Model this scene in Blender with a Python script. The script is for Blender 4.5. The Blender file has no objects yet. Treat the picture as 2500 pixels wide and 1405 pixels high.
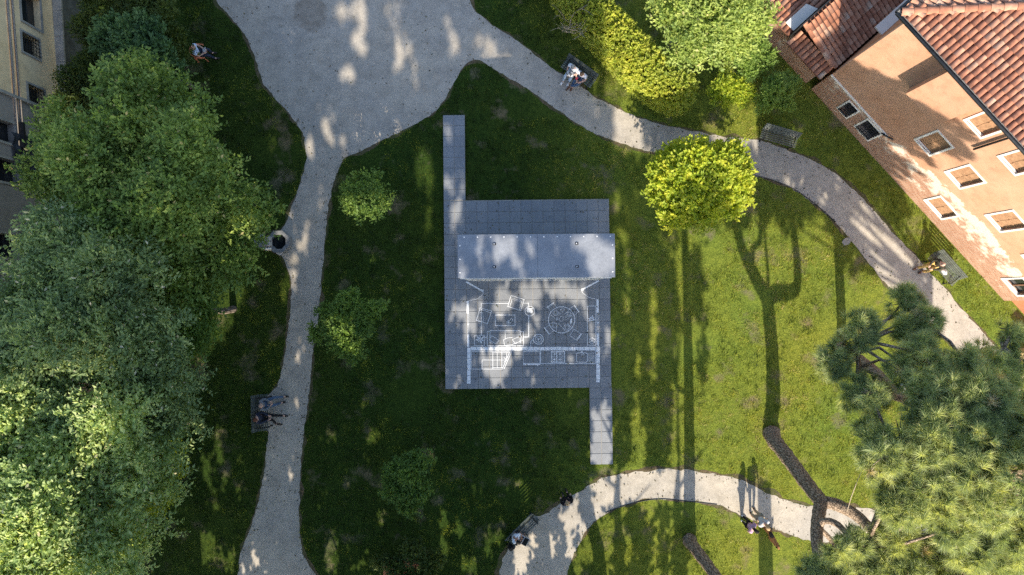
import bpy, bmesh, math, random
import numpy as np
from mathutils import Vector, Matrix
from mathutils.geometry import tessellate_polygon

# ------------------------------------------------------------------ camera, sky, sun, exposure
S = bpy.context.scene
COL = S.collection
FPX, CAMH = 1666.67, 31.0
TA, TB = math.atan(26 / FPX), math.atan(6 / FPX)
cam = bpy.data.cameras.new("camera"); cam.lens = 24.0; cam.sensor_width = 36.0
cam.clip_start = 0.5; cam.clip_end = 400
CAM = bpy.data.objects.new("camera", cam); COL.objects.link(CAM)
CAM.matrix_world = Matrix.Translation((0, 0, CAMH)) @ Matrix.Rotation(TB, 4, 'Y') @ Matrix.Rotation(TA, 4, 'X')
S.camera = CAM
SUN_EL, SUN_TURN = math.radians(33.0), math.radians(1.0)
W = bpy.data.worlds.new("World"); S.world = W; W.use_nodes = True
wn = W.node_tree.nodes; wn.clear()
sky = wn.new("ShaderNodeTexSky"); sky.sky_type = 'NISHITA'; sky.sun_disc = False
sky.sun_elevation = SUN_EL; sky.sun_rotation = math.radians(180) - SUN_TURN
sky.air_density = 1.0; sky.dust_density = 1.2; sky.ozone_density = 1.0
bg = wn.new("ShaderNodeBackground"); bg.inputs[1].default_value = 0.15
wo = wn.new("ShaderNodeOutputWorld")
W.node_tree.links.new(sky.outputs[0], bg.inputs[0]); W.node_tree.links.new(bg.outputs[0], wo.inputs[0])
sl = bpy.data.lights.new("sun", 'SUN'); sl.energy = 4.6; sl.angle = math.radians(0.53); sl.color = (1.0, 0.89, 0.73)
SUN = bpy.data.objects.new("sun", sl); COL.objects.link(SUN)
SUN.rotation_euler = (math.pi / 2 - SUN_EL, 0, SUN_TURN); SUN.location = (0, -40, 40)
S.view_settings.view_transform = 'Standard'; S.view_settings.look = 'None'
S.view_settings.exposure = 1.2; S.view_settings.gamma = 1.0; S.view_settings.use_curve_mapping = False
S.render.engine = 'CYCLES'
S.cycles.use_denoising = False
S.cycles.max_bounces = 6; S.cycles.diffuse_bounces = 3; S.cycles.transmission_bounces = 3; S.cycles.transparent_max_bounces = 4
S.cycles.caustics_reflective = False; S.cycles.caustics_refractive = False

rng = np.random.default_rng(7); random.seed(7)

# ------------------------------------------------------------------ pixel -> place helpers
RM = np.array(CAM.matrix_world.to_3x3())
def ray(px, py): return RM @ np.array([(px - 1250) / FPX, -(py - 702.5) / FPX, -1.0])
def P(px, py, z=0.0):
    d = ray(px, py); t = (z - CAMH) / d[2]
    return np.array([0, 0, CAMH]) + d * t
def PX(pts):
    """ground points (n,2|3) -> photo pixels"""
    pts = np.asarray(pts, float)
    if pts.shape[1] == 2: pts = np.c_[pts, np.zeros(len(pts))]
    q = (pts - [0, 0, CAMH]) @ RM
    return np.c_[1250 - q[:, 0] / q[:, 2] * FPX, 702.5 + q[:, 1] / q[:, 2] * FPX]
SUND = np.array([-math.sin(SUN_TURN) * math.cos(SUN_EL), math.cos(SUN_TURN) * math.cos(SUN_EL), -math.sin(SUN_EL)])

# ------------------------------------------------------------------ object helpers
def tag(o, label=None, cat=None, group=None, kind=None):
    if label: o["label"] = label
    if cat: o["category"] = cat
    if group: o["group"] = group
    if kind: o["kind"] = kind
    return o
def link(name, me, mat=None, parent=None):
    o = bpy.data.objects.new(name, me); COL.objects.link(o)
    if mat is not None and me is not None and not me.materials: me.materials.append(mat)
    if parent is not None: o.parent = parent
    return o
def thing(name, label, cat, loc=(0, 0, 0), rz=0.0, group=None):
    o = bpy.data.objects.new(name, None); COL.objects.link(o); o.empty_display_size = 0.2
    o.location = tuple(float(v) for v in loc); o.rotation_euler = (0, 0, rz)
    return tag(o, label, cat, group)
def mesh_np(name, V, F, smooth=False, tint=None):
    V = np.ascontiguousarray(V, np.float32); F = np.ascontiguousarray(F, np.int32)
    me = bpy.data.meshes.new(name)
    me.vertices.add(len(V)); me.vertices.foreach_set("co", V.ravel())
    k = F.shape[1]
    me.loops.add(F.size); me.loops.foreach_set("vertex_index", F.ravel())
    me.polygons.add(len(F))
    me.polygons.foreach_set("loop_start", np.arange(0, F.size, k, dtype=np.int32))
    try: me.polygons.foreach_set("loop_total", np.full(len(F), k, np.int32))
    except Exception: pass
    if smooth: me.polygons.foreach_set("use_smooth", np.ones(len(F), bool))
    if tint is not None:
        at = me.attributes.new("tint", 'FLOAT', 'POINT'); at.data.foreach_set("value", np.asarray(tint, np.float32))
    me.update(calc_edges=True)
    return me
def mesh_pd(name, V, F, smooth=False):
    me = bpy.data.meshes.new(name); me.from_pydata([tuple(map(float, v)) for v in V], [], F); me.update()
    if smooth:
        for p in me.polygons: p.use_smooth = True
    return me
class MB:
    """collects boxes, tubes, prisms as one mesh"""
    def __init__(s): s.V = []; s.F = []
    def add(s, V, F):
        n = len(s.V); s.V += [tuple(map(float, v)) for v in V]; s.F += [tuple(i + n for i in f) for f in F]; return s
    def box(s, x0, x1, y0, y1, z0, z1, M=None):
        V = [(x, y, z) for z in (z0, z1) for y in (y0, y1) for x in (x0, x1)]
        if M is not None: V = [M @ Vector(v) for v in V]
        return s.add(V, [(0, 2, 3, 1), (4, 5, 7, 6), (0, 1, 5, 4), (2, 6, 7, 3), (0, 4, 6, 2), (1, 3, 7, 5)])
    def tube(s, pts, rad, n=8, caps=True, wob=0.0):
        pts = [np.array(p, float) for p in pts]; m = len(pts)
        if np.isscalar(rad): rad = [rad] * m
        V = []; prev = None
        for i, p in enumerate(pts):
            t = pts[min(i + 1, m - 1)] - pts[max(i - 1, 0)]; t = t / (np.linalg.norm(t) + 1e-9)
            if prev is None:
                r = np.array([1, 0, 0]) if abs(t[0]) < .8 else np.array([0, 1, 0])
                a = np.cross(t, r)
            else: a = prev - t * np.dot(prev, t)
            a /= np.linalg.norm(a) + 1e-9; b = np.cross(t, a); prev = a
            for k in range(n):
                an = 2 * math.pi * k / n
                rr = rad[i] * (1 + wob * (random.random() - .5))
                V.append(p + (a * math.cos(an) + b * math.sin(an)) * rr)
        F = [(i * n + k, i * n + (k + 1) % n, (i + 1) * n + (k + 1) % n, (i + 1) * n + k) for i in range(m - 1) for k in range(n)]
        if caps: F += [tuple(range(n - 1, -1, -1)), tuple((m - 1) * n + k for k in range(n))]
        return s.add(V, F)
    def ball(s, c, r, nu=10, nv=7):
        r = (r, r, r) if np.isscalar(r) else r
        V = [(c[0], c[1], c[2] - r[2])]
        for j in range(1, nv):
            ph = -math.pi / 2 + math.pi * j / nv
            for i in range(nu):
                th = 2 * math.pi * i / nu
                V.append((c[0] + r[0] * math.cos(ph) * math.cos(th), c[1] + r[1] * math.cos(ph) * math.sin(th), c[2] + r[2] * math.sin(ph)))
        V.append((c[0], c[1], c[2] + r[2])); T = len(V) - 1
        F = [(0, 1 + (i + 1) % nu, 1 + i) for i in range(nu)]
        for j in range(nv - 2):
            for i in range(nu):
                a = 1 + j * nu + i; b = 1 + j * nu + (i + 1) % nu
                F.append((a, b, b + nu, a + nu))
        F += [(T, 1 + (nv - 2) * nu + i, 1 + (nv - 2) * nu + (i + 1) % nu) for i in range(nu)]
        return s.add(V, F)
    def prism(s, poly, z0, z1):
        n = len(poly)
        V = [(p[0], p[1], z0) for p in poly] + [(p[0], p[1], z1) for p in poly]
        F = [tuple(range(n - 1, -1, -1)), tuple(range(n, 2 * n))] + [(i, (i + 1) % n, n + (i + 1) % n, n + i) for i in range(n)]
        return s.add(V, F)
    def me(s, name, smooth=False): return mesh_pd(name, s.V, s.F, smooth)
    def build(s, name, mat, parent=None, smooth=False, bevel=0):
        o = link(name, s.me(name, smooth), mat, parent)
        if bevel:
            b = o.modifiers.new("bevel", 'BEVEL'); b.width = bevel; b.segments = 1; b.limit_method = 'ANGLE'
        return o

# ------------------------------------------------------------------ materials
MATS = {}
class NT:
    def __init__(s, name):
        m = bpy.data.materials.new(name); m.use_nodes = True; s.m = m; s.t = m.node_tree; s.t.nodes.clear(); MATS[name] = m
        s.out = s.n("ShaderNodeOutputMaterial")
    def n(s, typ, **kw):
        x = s.t.nodes.new(typ)
        for k, v in kw.items(): setattr(x, k, v)
        return x
    def l(s, a, b): s.t.links.new(a, b)
    def co(s, kind="Object"):
        if not hasattr(s, "_tc"): s._tc = s.n("ShaderNodeTexCoord")
        return s._tc.outputs[kind]
    def geo(s):
        if not hasattr(s, "_g"): s._g = s.n("ShaderNodeNewGeometry")
        return s._g.outputs["Position"]
    def noise(s, scale, detail=3, rough=.55, co=None, dist=0.0):
        x = s.n("ShaderNodeTexNoise"); x.inputs["Scale"].default_value = scale; x.inputs["Detail"].default_value = detail
        x.inputs["Roughness"].default_value = rough; x.inputs["Distortion"].default_value = dist
        s.l(co if co is not None else s.geo(), x.inputs["Vector"]); return x.outputs["Fac"]
    def ramp(s, fac, stops, interp='LINEAR'):
        x = s.n("ShaderNodeValToRGB"); x.color_ramp.interpolation = interp
        e = x.color_ramp.elements
        while len(e) < len(stops): e.new(.5)
        for el, (p, c) in zip(e, stops):
            el.position = p; el.color = (c[0], c[1], c[2], 1) if not np.isscalar(c) else (c, c, c, 1)
        s.l(fac, x.inputs[0]); return x.outputs[0]
    def mix(s, fac, a, b, mode='MIX'):
        x = s.n("ShaderNodeMix", data_type='RGBA', blend_type=mode)
        for i, v in ((0, fac), (6, a), (7, b)):
            sock = x.inputs[i]
            if hasattr(v, "links"): s.l(v, sock)
            elif np.isscalar(v): sock.default_value = v if i == 0 else (v, v, v, 1)
            else: sock.default_value = (v[0], v[1], v[2], 1)
        return x.outputs[2]
    def math(s, op, a, b=0.0):
        x = s.n("ShaderNodeMath", operation=op)
        for sock, v in ((x.inputs[0], a), (x.inputs[1], b)):
            if hasattr(v, "links"): s.l(v, sock)
            else: sock.default_value = v
        return x.outputs[0]
    def bump(s, h, strength=.5, dist=.02):
        x = s.n("ShaderNodeBump"); x.inputs["Strength"].default_value = strength; x.inputs["Distance"].default_value = dist
        s.l(h, x.inputs["Height"]); return x.outputs[0]
    def pbr(s, col, rough=.8, normal=None, metal=0.0, spec=.3):
        b = s.n("ShaderNodeBsdfPrincipled")
        if hasattr(col, "links"): s.l(col, b.inputs["Base Color"])
        else: b.inputs["Base Color"].default_value = (*col, 1)
        if hasattr(rough, "links"): s.l(rough, b.inputs["Roughness"])
        else: b.inputs["Roughness"].default_value = rough
        b.inputs["Metallic"].default_value = metal
        b.inputs["Specular IOR Level"].default_value = spec
        if normal is not None: s.l(normal, b.inputs["Normal"])
        return b.outputs[0]
    def done(s, sh): s.l(sh, s.out.inputs[0]); return s.m

def simple(name, c, rough=.75, var=.25, scale=6.0, metal=0.0, bump=0.0, spec=.3, oi=0.0):
    t = NT(name); co = t.co()
    n = t.noise(scale, 4, .6, co)
    col = t.ramp(n, [(.3, [v * (1 - var) for v in c]), (.7, [min(1, v * (1 + var)) for v in c])])
    if oi:
        ob = t.n("ShaderNodeObjectInfo")
        col = t.mix(1.0, col, t.ramp(ob.outputs["Random"], [(0, 1 - oi), (1, 1.0)]), 'MULTIPLY')
    nm = t.bump(n, bump, .01) if bump else None
    return t.done(t.pbr(col, rough, nm, metal, spec))

def leafmat(name, stops, trans=.35, rough=.55, tcol=1.25):
    t = NT(name)
    a = t.n("ShaderNodeAttribute", attribute_name="tint")
    c = t.ramp(a.outputs["Fac"], stops)
    n = t.noise(.9, 2, .5)
    c = t.mix(1.0, c, t.ramp(n, [(.3, (.72, .78, .8)), (.7, (1.2, 1.15, 1.0))]), 'MULTIPLY')
    b = t.pbr(c, rough, spec=.35)
    tr = t.n("ShaderNodeBsdfTranslucent")
    t.l(t.mix(1.0, c, (tcol * 1.15, tcol * 1.1, tcol * .6), 'MULTIPLY'), tr.inputs[0])
    mx = t.n("ShaderNodeMixShader"); mx.inputs[0].default_value = trans
    t.l(b, mx.inputs[1]); t.l(tr.outputs[0], mx.inputs[2])
    return t.done(mx.outputs[0])

def m_gravel():
    t = NT("gravel")
    f = t.noise(30, 4, .75); g = t.noise(7, 5, .75); big = t.noise(.35, 4, .6); mid = t.noise(1.6, 5, .65)
    c = t.ramp(f, [(.25, (.235, .21, .172)), (.5, (.405, .37, .315)), (.78, (.53, .49, .425))])
    c = t.mix(1.0, c, t.ramp(big, [(.3, (.84, .86, .9)), (.7, (1.08, 1.05, 1.0))]), 'MULTIPLY')
    c = t.mix(1.0, c, t.ramp(mid, [(.32, (.78, .78, .78)), (.6, (1.04, 1.04, 1.04))]), 'MULTIPLY')
    c = t.mix(1.0, c, t.ramp(t.noise(11, 3, .9), [(.30, (.84, .83, .82)), (.5, (1.0, 1.0, 1.0)), (.7, (1.10, 1.10, 1.09))]), 'MULTIPLY')
    lit = t.math('MULTIPLY', t.ramp(t.noise(5.5, 6, .8), [(.58, 0.0), (.64, 1.0)]), t.ramp(t.noise(.5, 3, .5), [(.42, 0.0), (.62, .85)]))
    c = t.mix(lit, c, (.10, .085, .055))
    # a round darker brown patch with an uneven edge in the gravel square
    sp = t.n("ShaderNodeVectorMath", operation='DISTANCE'); t.l(t.geo(), sp.inputs[0])
    q = P(757, 35); sp.inputs[1].default_value = (float(q[0]), float(q[1]), 0.004)
    dd = t.math('ADD', sp.outputs["Value"], t.math('MULTIPLY', t.math('SUBTRACT', t.noise(2.2, 4, .7), .5), .8))
    k = t.math('MULTIPLY', t.ramp(dd, [(.70, .6), (.86, 0.0)]), t.ramp(t.noise(3, 4, .7), [(.3, .35), (.6, 1.0)]))
    c = t.mix(k, c, (.16, .13, .10))
    return t.done(t.pbr(c, .9, t.bump(t.mix(.5, f, g), .5, .02), spec=.2))
def m_verge():
    t = NT("verge_soil"); n = t.noise(9, 5, .75); b = t.noise(1.2, 3, .6)
    c = t.ramp(n, [(.3, (.045, .04, .02)), (.55, (.12, .09, .055)), (.75, (.24, .19, .14))])
    c = t.mix(t.ramp(b, [(.4, 0.0), (.6, .6)]), c, (.05, .07, .02))
    return t.done(t.pbr(c, .95, t.bump(n, .6, .02), spec=.1))
def m_lawn():
    t = NT("lawn_soil"); f = t.noise(18, 5, .75); g = t.noise(.8, 5, .6); h = t.noise(.22, 3, .5)
    c = t.ramp(f, [(.3, (.035, .050, .012)), (.5, (.13, .165, .025)), (.72, (.25, .265, .055))])
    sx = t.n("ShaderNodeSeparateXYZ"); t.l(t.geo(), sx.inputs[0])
    dry = t.math('ADD', t.math('MULTIPLY', sx.outputs["X"], .1), t.math('MULTIPLY', t.noise(.3, 3, .6), .5))  # drier lawn towards the right; the left side's shade is painted into the colour
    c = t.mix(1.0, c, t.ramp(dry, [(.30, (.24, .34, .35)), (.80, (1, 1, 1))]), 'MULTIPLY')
    c = t.mix(1.0, c, t.ramp(t.noise(3.8, 5, .75), [(.32, (.55, .60, .6)), (.5, (1, 1, 1)), (.68, (1.3, 1.22, 1.1))]), 'MULTIPLY')
    c = t.mix(t.ramp(g, [(.56, 0.0), (.68, .8)]), c, (.17, .135, .09))
    c = t.mix(1.0, c, t.ramp(h, [(.3, (.8, .95, .9)), (.7, (1.15, 1.05, .9))]), 'MULTIPLY')
    return t.done(t.pbr(c, .95, t.bump(f, .8, .05), spec=.1))
def m_paver():
    t = NT("grey_paving"); co = t.geo(); f = t.noise(55, 3, .8, co); g = t.noise(2.0, 3, .6, co)
    ob = t.n("ShaderNodeObjectInfo")
    c = t.ramp(f, [(.3, (.13, .14, .155)), (.52, (.235, .245, .26)), (.75, (.36, .365, .375))])
    c = t.mix(1.0, c, t.ramp(ob.outputs["Random"], [(0, (.91, .92, .93)), (1, (1.05, 1.05, 1.04))]), 'MULTIPLY')
    c = t.mix(1.0, c, t.ramp(g, [(.3, .92), (.7, 1.06)]), 'MULTIPLY')
    return t.done(t.pbr(c, .75, t.bump(f, .25, .004), spec=.3))
def m_roofsteel():
    t = NT("galvanised_steel"); g = t.noise(1.3, 4, .6); f = t.noise(14, 5, .7, dist=1.0)
    c = t.ramp(f, [(.3, (.20, .215, .24)), (.7, (.275, .29, .315))])
    c = t.mix(1.0, c, t.ramp(g, [(.3, .80), (.7, 1.12)]), 'MULTIPLY')
    st = t.noise(.9, 6, .75, dist=2.0)
    c = t.mix(t.ramp(st, [(.58, 0.0), (.70, .35)]), c, (.34, .33, .31))
    return t.done(t.pbr(c, t.ramp(g, [(.3, .50), (.7, .68)]), t.bump(f, .05, .003), .15, .4))
def m_plaster(name, c1, c2, brick_top, co_axis):
    """plaster above, bare brick towards the ground with an uneven flaked edge (co: u along wall, z up)"""
    t = NT(name); tc = t.co()
    sx = t.n("ShaderNodeSeparateXYZ"); t.l(tc, sx.inputs[0])
    big = t.noise(.5, 4, .6, tc); mid = t.noise(2.4, 6, .7, tc); fin = t.noise(25, 4, .6, tc)
    pl = t.mix(t.ramp(big, [(.3, 0.0), (.7, 1.0)]), c1, c2)
    pl = t.mix(1.0, pl, t.ramp(mid, [(.28, .78), (.5, 1.0), (.7, 1.07)]), 'MULTIPLY')
    cb = t.n("ShaderNodeCombineXYZ"); t.l(sx.outputs[co_axis], cb.inputs[0]); t.l(sx.outputs["Z"], cb.inputs[1])
    br = t.n("ShaderNodeTexBrick"); t.l(cb.outputs[0], br.inputs["Vector"])
    br.inputs["Scale"].default_value = 1.0; br.inputs["Brick Width"].default_value = .26; br.inputs["Row Height"].default_value = .075
    br.inputs["Mortar Size"].default_value = .009; br.inputs["Color1"].default_value = (.34, .15, .085, 1); br.inputs["Color2"].default_value = (.46, .27, .18, 1)
    br.inputs["Mortar"].default_value = (.38, .32, .26, 1); br.inputs["Mortar Smooth"].default_value = .3
    bc = t.mix(1.0, br.outputs["Color"], t.ramp(fin, [(.3, .72), (.7, 1.15)]), 'MULTIPLY')
    wh = t.ramp(t.math('ADD', t.noise(1.1, 5, .7, tc), t.math('MULTIPLY', t.math('SUBTRACT', t.math('MULTIPLY', sx.outputs["Z"], 1 / max(brick_top, .01)), .75), .22)), [(.52, 0.0), (.62, .9)])
    bc = t.mix(wh, bc, (.66, .58, .48))
    edge = t.math('ADD', sx.outputs["Z"], t.math('MULTIPLY', t.math('SUBTRACT', t.noise(.9, 6, .65, tc), .5), 2.4))
    if co_axis == "X":   # brick shows higher up further along the wall
        edge = t.math('SUBTRACT', edge, t.ramp(t.math('MULTIPLY', sx.outputs["X"], 1 / 12.0), [(.1, 0.0), (.65, 1.0), (.75, 1.0), (1.0, .55)]))
    k = t.ramp(t.math('SUBTRACT', edge, brick_top), [(0.0, 1.0), (.05, 0.0)])
    c = t.mix(k, pl, bc)
    hgt = t.mix(k, mid, br.outputs["Fac"])
    return t.done(t.pbr(c, .9, t.bump(hgt, .35, .02), spec=.15))
def m_tile():
    t = NT("terracotta"); ob = t.n("ShaderNodeObjectInfo"); g = t.geo()
    n = t.noise(5, 4, .6, g)
    r = t.math('ADD', t.math('MULTIPLY', ob.outputs["Random"], .55), t.math('MULTIPLY', t.noise(2.6, 1, .5, g), .5))
    c = t.ramp(r, [(.1, (.15, .09, .065)), (.25, (.30, .13, .08)), (.5, (.40, .18, .11)), (.75, (.46, .25, .165)), (.95, (.42, .35, .28))])
    c = t.mix(1.0, c, t.ramp(n, [(.3, .7), (.7, 1.12)]), 'MULTIPLY')
    return t.done(t.pbr(c, .85, t.bump(n, .3, .01), spec=.2))
def m_bark(name, c1, c2, sc=5.0):
    t = NT(name); tc = t.geo()
    mp = t.n("ShaderNodeMapping"); mp.inputs["Scale"].default_value = (1, 1, .16); t.l(tc, mp.inputs[0])
    v = t.n("ShaderNodeTexVoronoi"); v.feature = 'DISTANCE_TO_EDGE'; v.inputs["Scale"].default_value = sc; t.l(mp.outputs[0], v.inputs["Vector"])
    n = t.noise(12, 5, .7, tc)
    h = t.ramp(t.math('ADD', v.outputs["Distance"], t.math('MULTIPLY', n, .10)), [(.07, 0.0), (.2, 1.0)])
    c = t.mix(h, [x * .38 for x in c1], t.ramp(n, [(.3, c1), (.7, c2)]))
    return t.done(t.pbr(c, .95, t.bump(h, .6, .03), spec=.1))

m_gravel(); m_verge(); m_lawn(); m_paver(); m_roofsteel(); m_tile()
m_plaster("orange_plaster", (.475, .25, .150), (.555, .34, .23), 1.75, "X")
m_plaster("yellow_plaster", (.78, .57, .32), (.82, .64, .40), -5.0, "Y")
m_plaster("old_plaster", (.26, .235, .21), (.34, .30, .26), 2.2, "Y")
m_bark("pine_bark", (.25, .185, .135), (.39, .305, .23), 13.0)
m_bark("bark", (.14, .11, .085), (.20, .165, .13), 9.0)
simple("white_print", (.74, .76, .78), .7, .06, 9)
simple("white_paint", (.80, .78, .74), .6, .06, 3)
simple("stone_trim", (.74, .71, .66), .8, .10, 5)
simple("pale_steel", (.62, .63, .63), .5, .06, 3, .2)
simple("dark_metal", (.03, .032, .035), .5, .2, 8, .4)
simple("black_iron", (.018, .018, .02), .55, .3, 20)
simple("bench_green", (.105, .12, .11), .25, .45, 12, 0, .1, .5, .35)
simple("glass_dark", (.015, .018, .022), .12, .2, 2, 0, 0, .6)
simple("shutter_wood", (.36, .21, .12), .75, .25, 7, 0, .2)
simple("dark_wood", (.16, .085, .05), .8, .3, 9, 0, .2)
simple("concrete", (.33, .31, .275), .9, .22, 2.5, 0, .3)
simple("mossy_concrete", (.10, .10, .085), .95, .4, 1.8, 0, .3)
simple("fountain_stone", (.17, .175, .175), .8, .25, 8, 0, .3)
simple("water_dark", (.012, .016, .018), .08, .2, 3)
simple("cream_panel", (.72, .66, .60), .6, .06, 2)
simple("terracotta_dark", (.16, .075, .05), .9, .3, 3)
simple("lead_grey", (.30, .31, .33), .55, .15, 4, .5)
simple("gutter_metal", (.045, .047, .05), .45, .3, 5, .5)
simple("net_cloth", (.035, .04, .05), .9, .35, 3, 0, .4)
simple("pale_cloth", (.50, .49, .48), .85, .12, 6, 0, .2)
simple("terracotta_pot", (.42, .17, .08), .85, .2, 5)
simple("dark_orange_plaster", (.40, .17, .085), .9, .15, 2, 0, .2)
simple("ochre_plaster", (.58, .42, .22), .9, .1, 2, 0, .2)
simple("twig", (.40, .33, .25), .9, .25, 15)
for nm, c in dict(skin=(.50, .32, .25), skin_tan=(.36, .21, .15), white_shirt=(.72, .75, .80), pale_blue_shirt=(.50, .58, .74), grey_shirt=(.45, .46, .46),
                  steel_grey=(.13, .15, .18), navy=(.02, .028, .05), jeans=(.06, .10, .17), pale_jeans=(.42, .50, .58), black_cloth=(.008, .008, .01),
                  olive=(.035, .032, .022), ochre=(.52, .33, .11), lilac=(.48, .33, .52), khaki=(.30, .25, .17), hair_brown=(.07, .045, .03), hair_red=(.12, .045, .025),
                  hair_blond=(.38, .26, .14), hair_grey=(.36, .33, .29), hair_black=(.012, .011, .011), shoe_brown=(.11, .05, .03), shoe_dark=(.025, .022, .02),
                  shoe_white=(.68, .68, .68), red_case=(.60, .05, .07), orange_plastic=(.62, .20, .10), paper=(.78, .78, .76), silver=(.60, .61, .62),
                  screen_black=(.006, .006, .007), dog_brown=(.26, .12, .045), dog_dark=(.022, .018, .015), blue_shirt=(.16, .22, .32), tan_leather=(.45, .22, .13)).items():
    simple(nm, c, .35 if nm in ("screen_black",) else .85, .12, 14)
def m_pattern(name, a, b, kind):
    t = NT(name); co = t.co()
    if kind == 'stripe':
        w = t.n("ShaderNodeTexWave"); w.inputs["Scale"].default_value = 9; t.l(co, w.inputs["Vector"]); w.bands_direction = 'DIAGONAL'; f = w.outputs["Fac"]
    elif kind == 'check':
        w = t.n("ShaderNodeTexChecker"); w.inputs["Scale"].default_value = 16; t.l(co, w.inputs["Vector"]); f = w.outputs["Fac"]
    else: f = t.ramp(t.noise(26, 3, .6, co), [(.46, 0.0), (.54, 1.0)])
    return t.done(t.pbr(t.mix(f, a, b), .85))
m_pattern("striped_shirt", (.60, .50, .62), (.30, .06, .16), 'stripe')
m_pattern("check_shirt", (.76, .78, .82), (.42, .45, .56), 'check')
m_pattern("patterned_bag", (.70, .70, .70), (.03, .03, .035), 'spots')
leafmat("leaf_olive", [(0, (0.118, 0.186, 0.041)), (0.5, (0.219, 0.312, 0.066)), (0.9, (0.372, 0.439, 0.109)), (1, (0.573, 0.472, 0.205))], .36)
leafmat("leaf_bluegreen", [(0, (0.136, 0.206, 0.088)), (0.5, (0.274, 0.359, 0.15)), (0.9, (0.474, 0.539, 0.229)), (1, (0.72, 0.646, 0.491))], 0.42)
leafmat("leaf_light", [(0, (0.168, 0.253, 0.09)), (0.5, (0.336, 0.444, 0.172)), (0.9, (0.537, 0.603, 0.283)), (1, (0.704, 0.634, 0.444))], 0.45)
leafmat("leaf_lime", [(0, (0.171, 0.27, 0.026)), (0.5, (0.372, 0.45, 0.039)), (1, (0.62, 0.6, 0.072))], 0.5)
leafmat("leaf_hedge", [(0, (.16, .23, .03)), (.5, (.36, .42, .05)), (1, (.54, .53, .10))], .45)
leafmat("leaf_dark", [(0, (0.033, 0.066, 0.013)), (0.5, (0.072, 0.11, 0.02)), (1, (0.154, 0.182, 0.031))], 0.33)
leafmat("leaf_green", [(0, (0.09, 0.165, 0.036)), (0.5, (0.166, 0.266, 0.051)), (1, (0.276, 0.374, 0.079))], 0.42)
leafmat("leaf_shrub", [(0, (0.058, 0.124, 0.044)), (0.5, (0.111, 0.195, 0.068)), (1, (0.182, 0.273, 0.099))], .33)
leafmat("pine_needle", [(0, (0.169, 0.225, 0.117)), (0.5, (0.403, 0.461, 0.213)), (0.92, (0.65, 0.673, 0.343)), (1, (0.65, 0.541, 0.372))], 0.4)
leafmat("grass_blade", [(0, (.035, .062, .014)), (.25, (.09, .13, .022)), (.5, (.215, .26, .036)), (.8, (.32, .335, .058)), (1, (.40, .36, .14))], .42)
leafmat("leaf_fresh", [(0, (.12, .19, .04)), (.5, (.25, .335, .075)), (.9, (.38, .45, .13)), (1, (.46, .44, .2))], .42)
leafmat("dead_leaf", [(0, (.05, .045, .02)), (.4, (.10, .075, .04)), (.8, (.09, .10, .03)), (1, (.20, .14, .08))], .15)
M = MATS

# ------------------------------------------------------------------ number helpers
def vnoise(x, y, seed=0):
    """value noise 0..1, vectorised"""
    xi = np.floor(x).astype(np.int64); yi = np.floor(y).astype(np.int64); fx = x - xi; fy = y - yi
    def h(a, b):
        n = (a * 374761393 + b * 668265263 + seed * 974711) & 0x7fffffff
        n = ((n ^ (n >> 13)) * 1274126177) & 0x7fffffff
        return ((n ^ (n >> 16)) & 0xffff) / 65535.0
    sx = fx * fx * (3 - 2 * fx); sy = fy * fy * (3 - 2 * fy)
    return (h(xi, yi) * (1 - sx) + h(xi + 1, yi) * sx) * (1 - sy) + (h(xi, yi + 1) * (1 - sx) + h(xi + 1, yi + 1) * sx) * sy
def fbm(x, y, seed=0, o=3):
    s = 0; a = .5; t = 0
    for i in range(o): s = s + a * vnoise(x * 2 ** i, y * 2 ** i, seed + i); t += a; a *= .5
    return s / t
def inpoly(pts, poly):
    x, y = pts[:, 0], pts[:, 1]; r = np.zeros(len(pts), bool); n = len(poly)
    for i in range(n):
        x0, y0 = poly[i]; x1, y1 = poly[(i + 1) % n]
        if y0 == y1: continue
        c = ((y0 > y) != (y1 > y)) & (x < (x1 - x0) * (y - y0) / (y1 - y0) + x0)
        r ^= c
    return r
def spline(pts, step=.25, closed=False):
    pts = [np.array(p, float) for p in pts]; n = len(pts); out = []
    for i in range(n if closed else n - 1):
        p0 = pts[(i - 1) % n] if closed or i > 0 else pts[0]; p1 = pts[i]; p2 = pts[(i + 1) % n]
        p3 = pts[(i + 2) % n] if closed or i + 2 < n else pts[-1]
        k = max(1, int(np.linalg.norm(p2 - p1) / step))
        for j in range(k):
            t = j / k
            out.append(.5 * ((2 * p1) + (-p0 + p2) * t + (2 * p0 - 5 * p1 + 4 * p2 - p3) * t * t + (-p0 + 3 * p1 - 3 * p2 + p3) * t ** 3))
    if not closed: out.append(pts[-1])
    return np.array(out)
# ------------------------------------------------------------------ ground, paths
def sheet(name, poly, z, mat, parent=None, kind="structure", label=None):
    tri = tessellate_polygon([[Vector((p[0], p[1], 0)) for p in poly]])
    F = []
    for a, b, c in tri:
        pa, pb, pc = poly[a], poly[b], poly[c]
        if (pb[0] - pa[0]) * (pc[1] - pa[1]) - (pb[1] - pa[1]) * (pc[0] - pa[0]) < 0: b, c = c, b
        F.append((a, b, c))
    o = link(name, mesh_pd(name, [(p[0], p[1], z) for p in poly], F), mat, parent)
    return tag(o, label, kind=kind)
def g2(pts): return [P(x, y)[:2] for x, y in pts]
def rough(poly, amp, freq, seed):
    poly = np.asarray(poly); n = len(poly)
    t = np.roll(poly, -1, 0) - np.roll(poly, 1, 0); t /= np.linalg.norm(t, axis=1)[:, None] + 1e-9
    nrm = np.c_[t[:, 1], -t[:, 0]]
    d = (fbm(poly[:, 0] * freq + 50, poly[:, 1] * freq + 50, seed, 4) - .5) * 2 * amp
    return poly + nrm * d[:, None]
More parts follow.
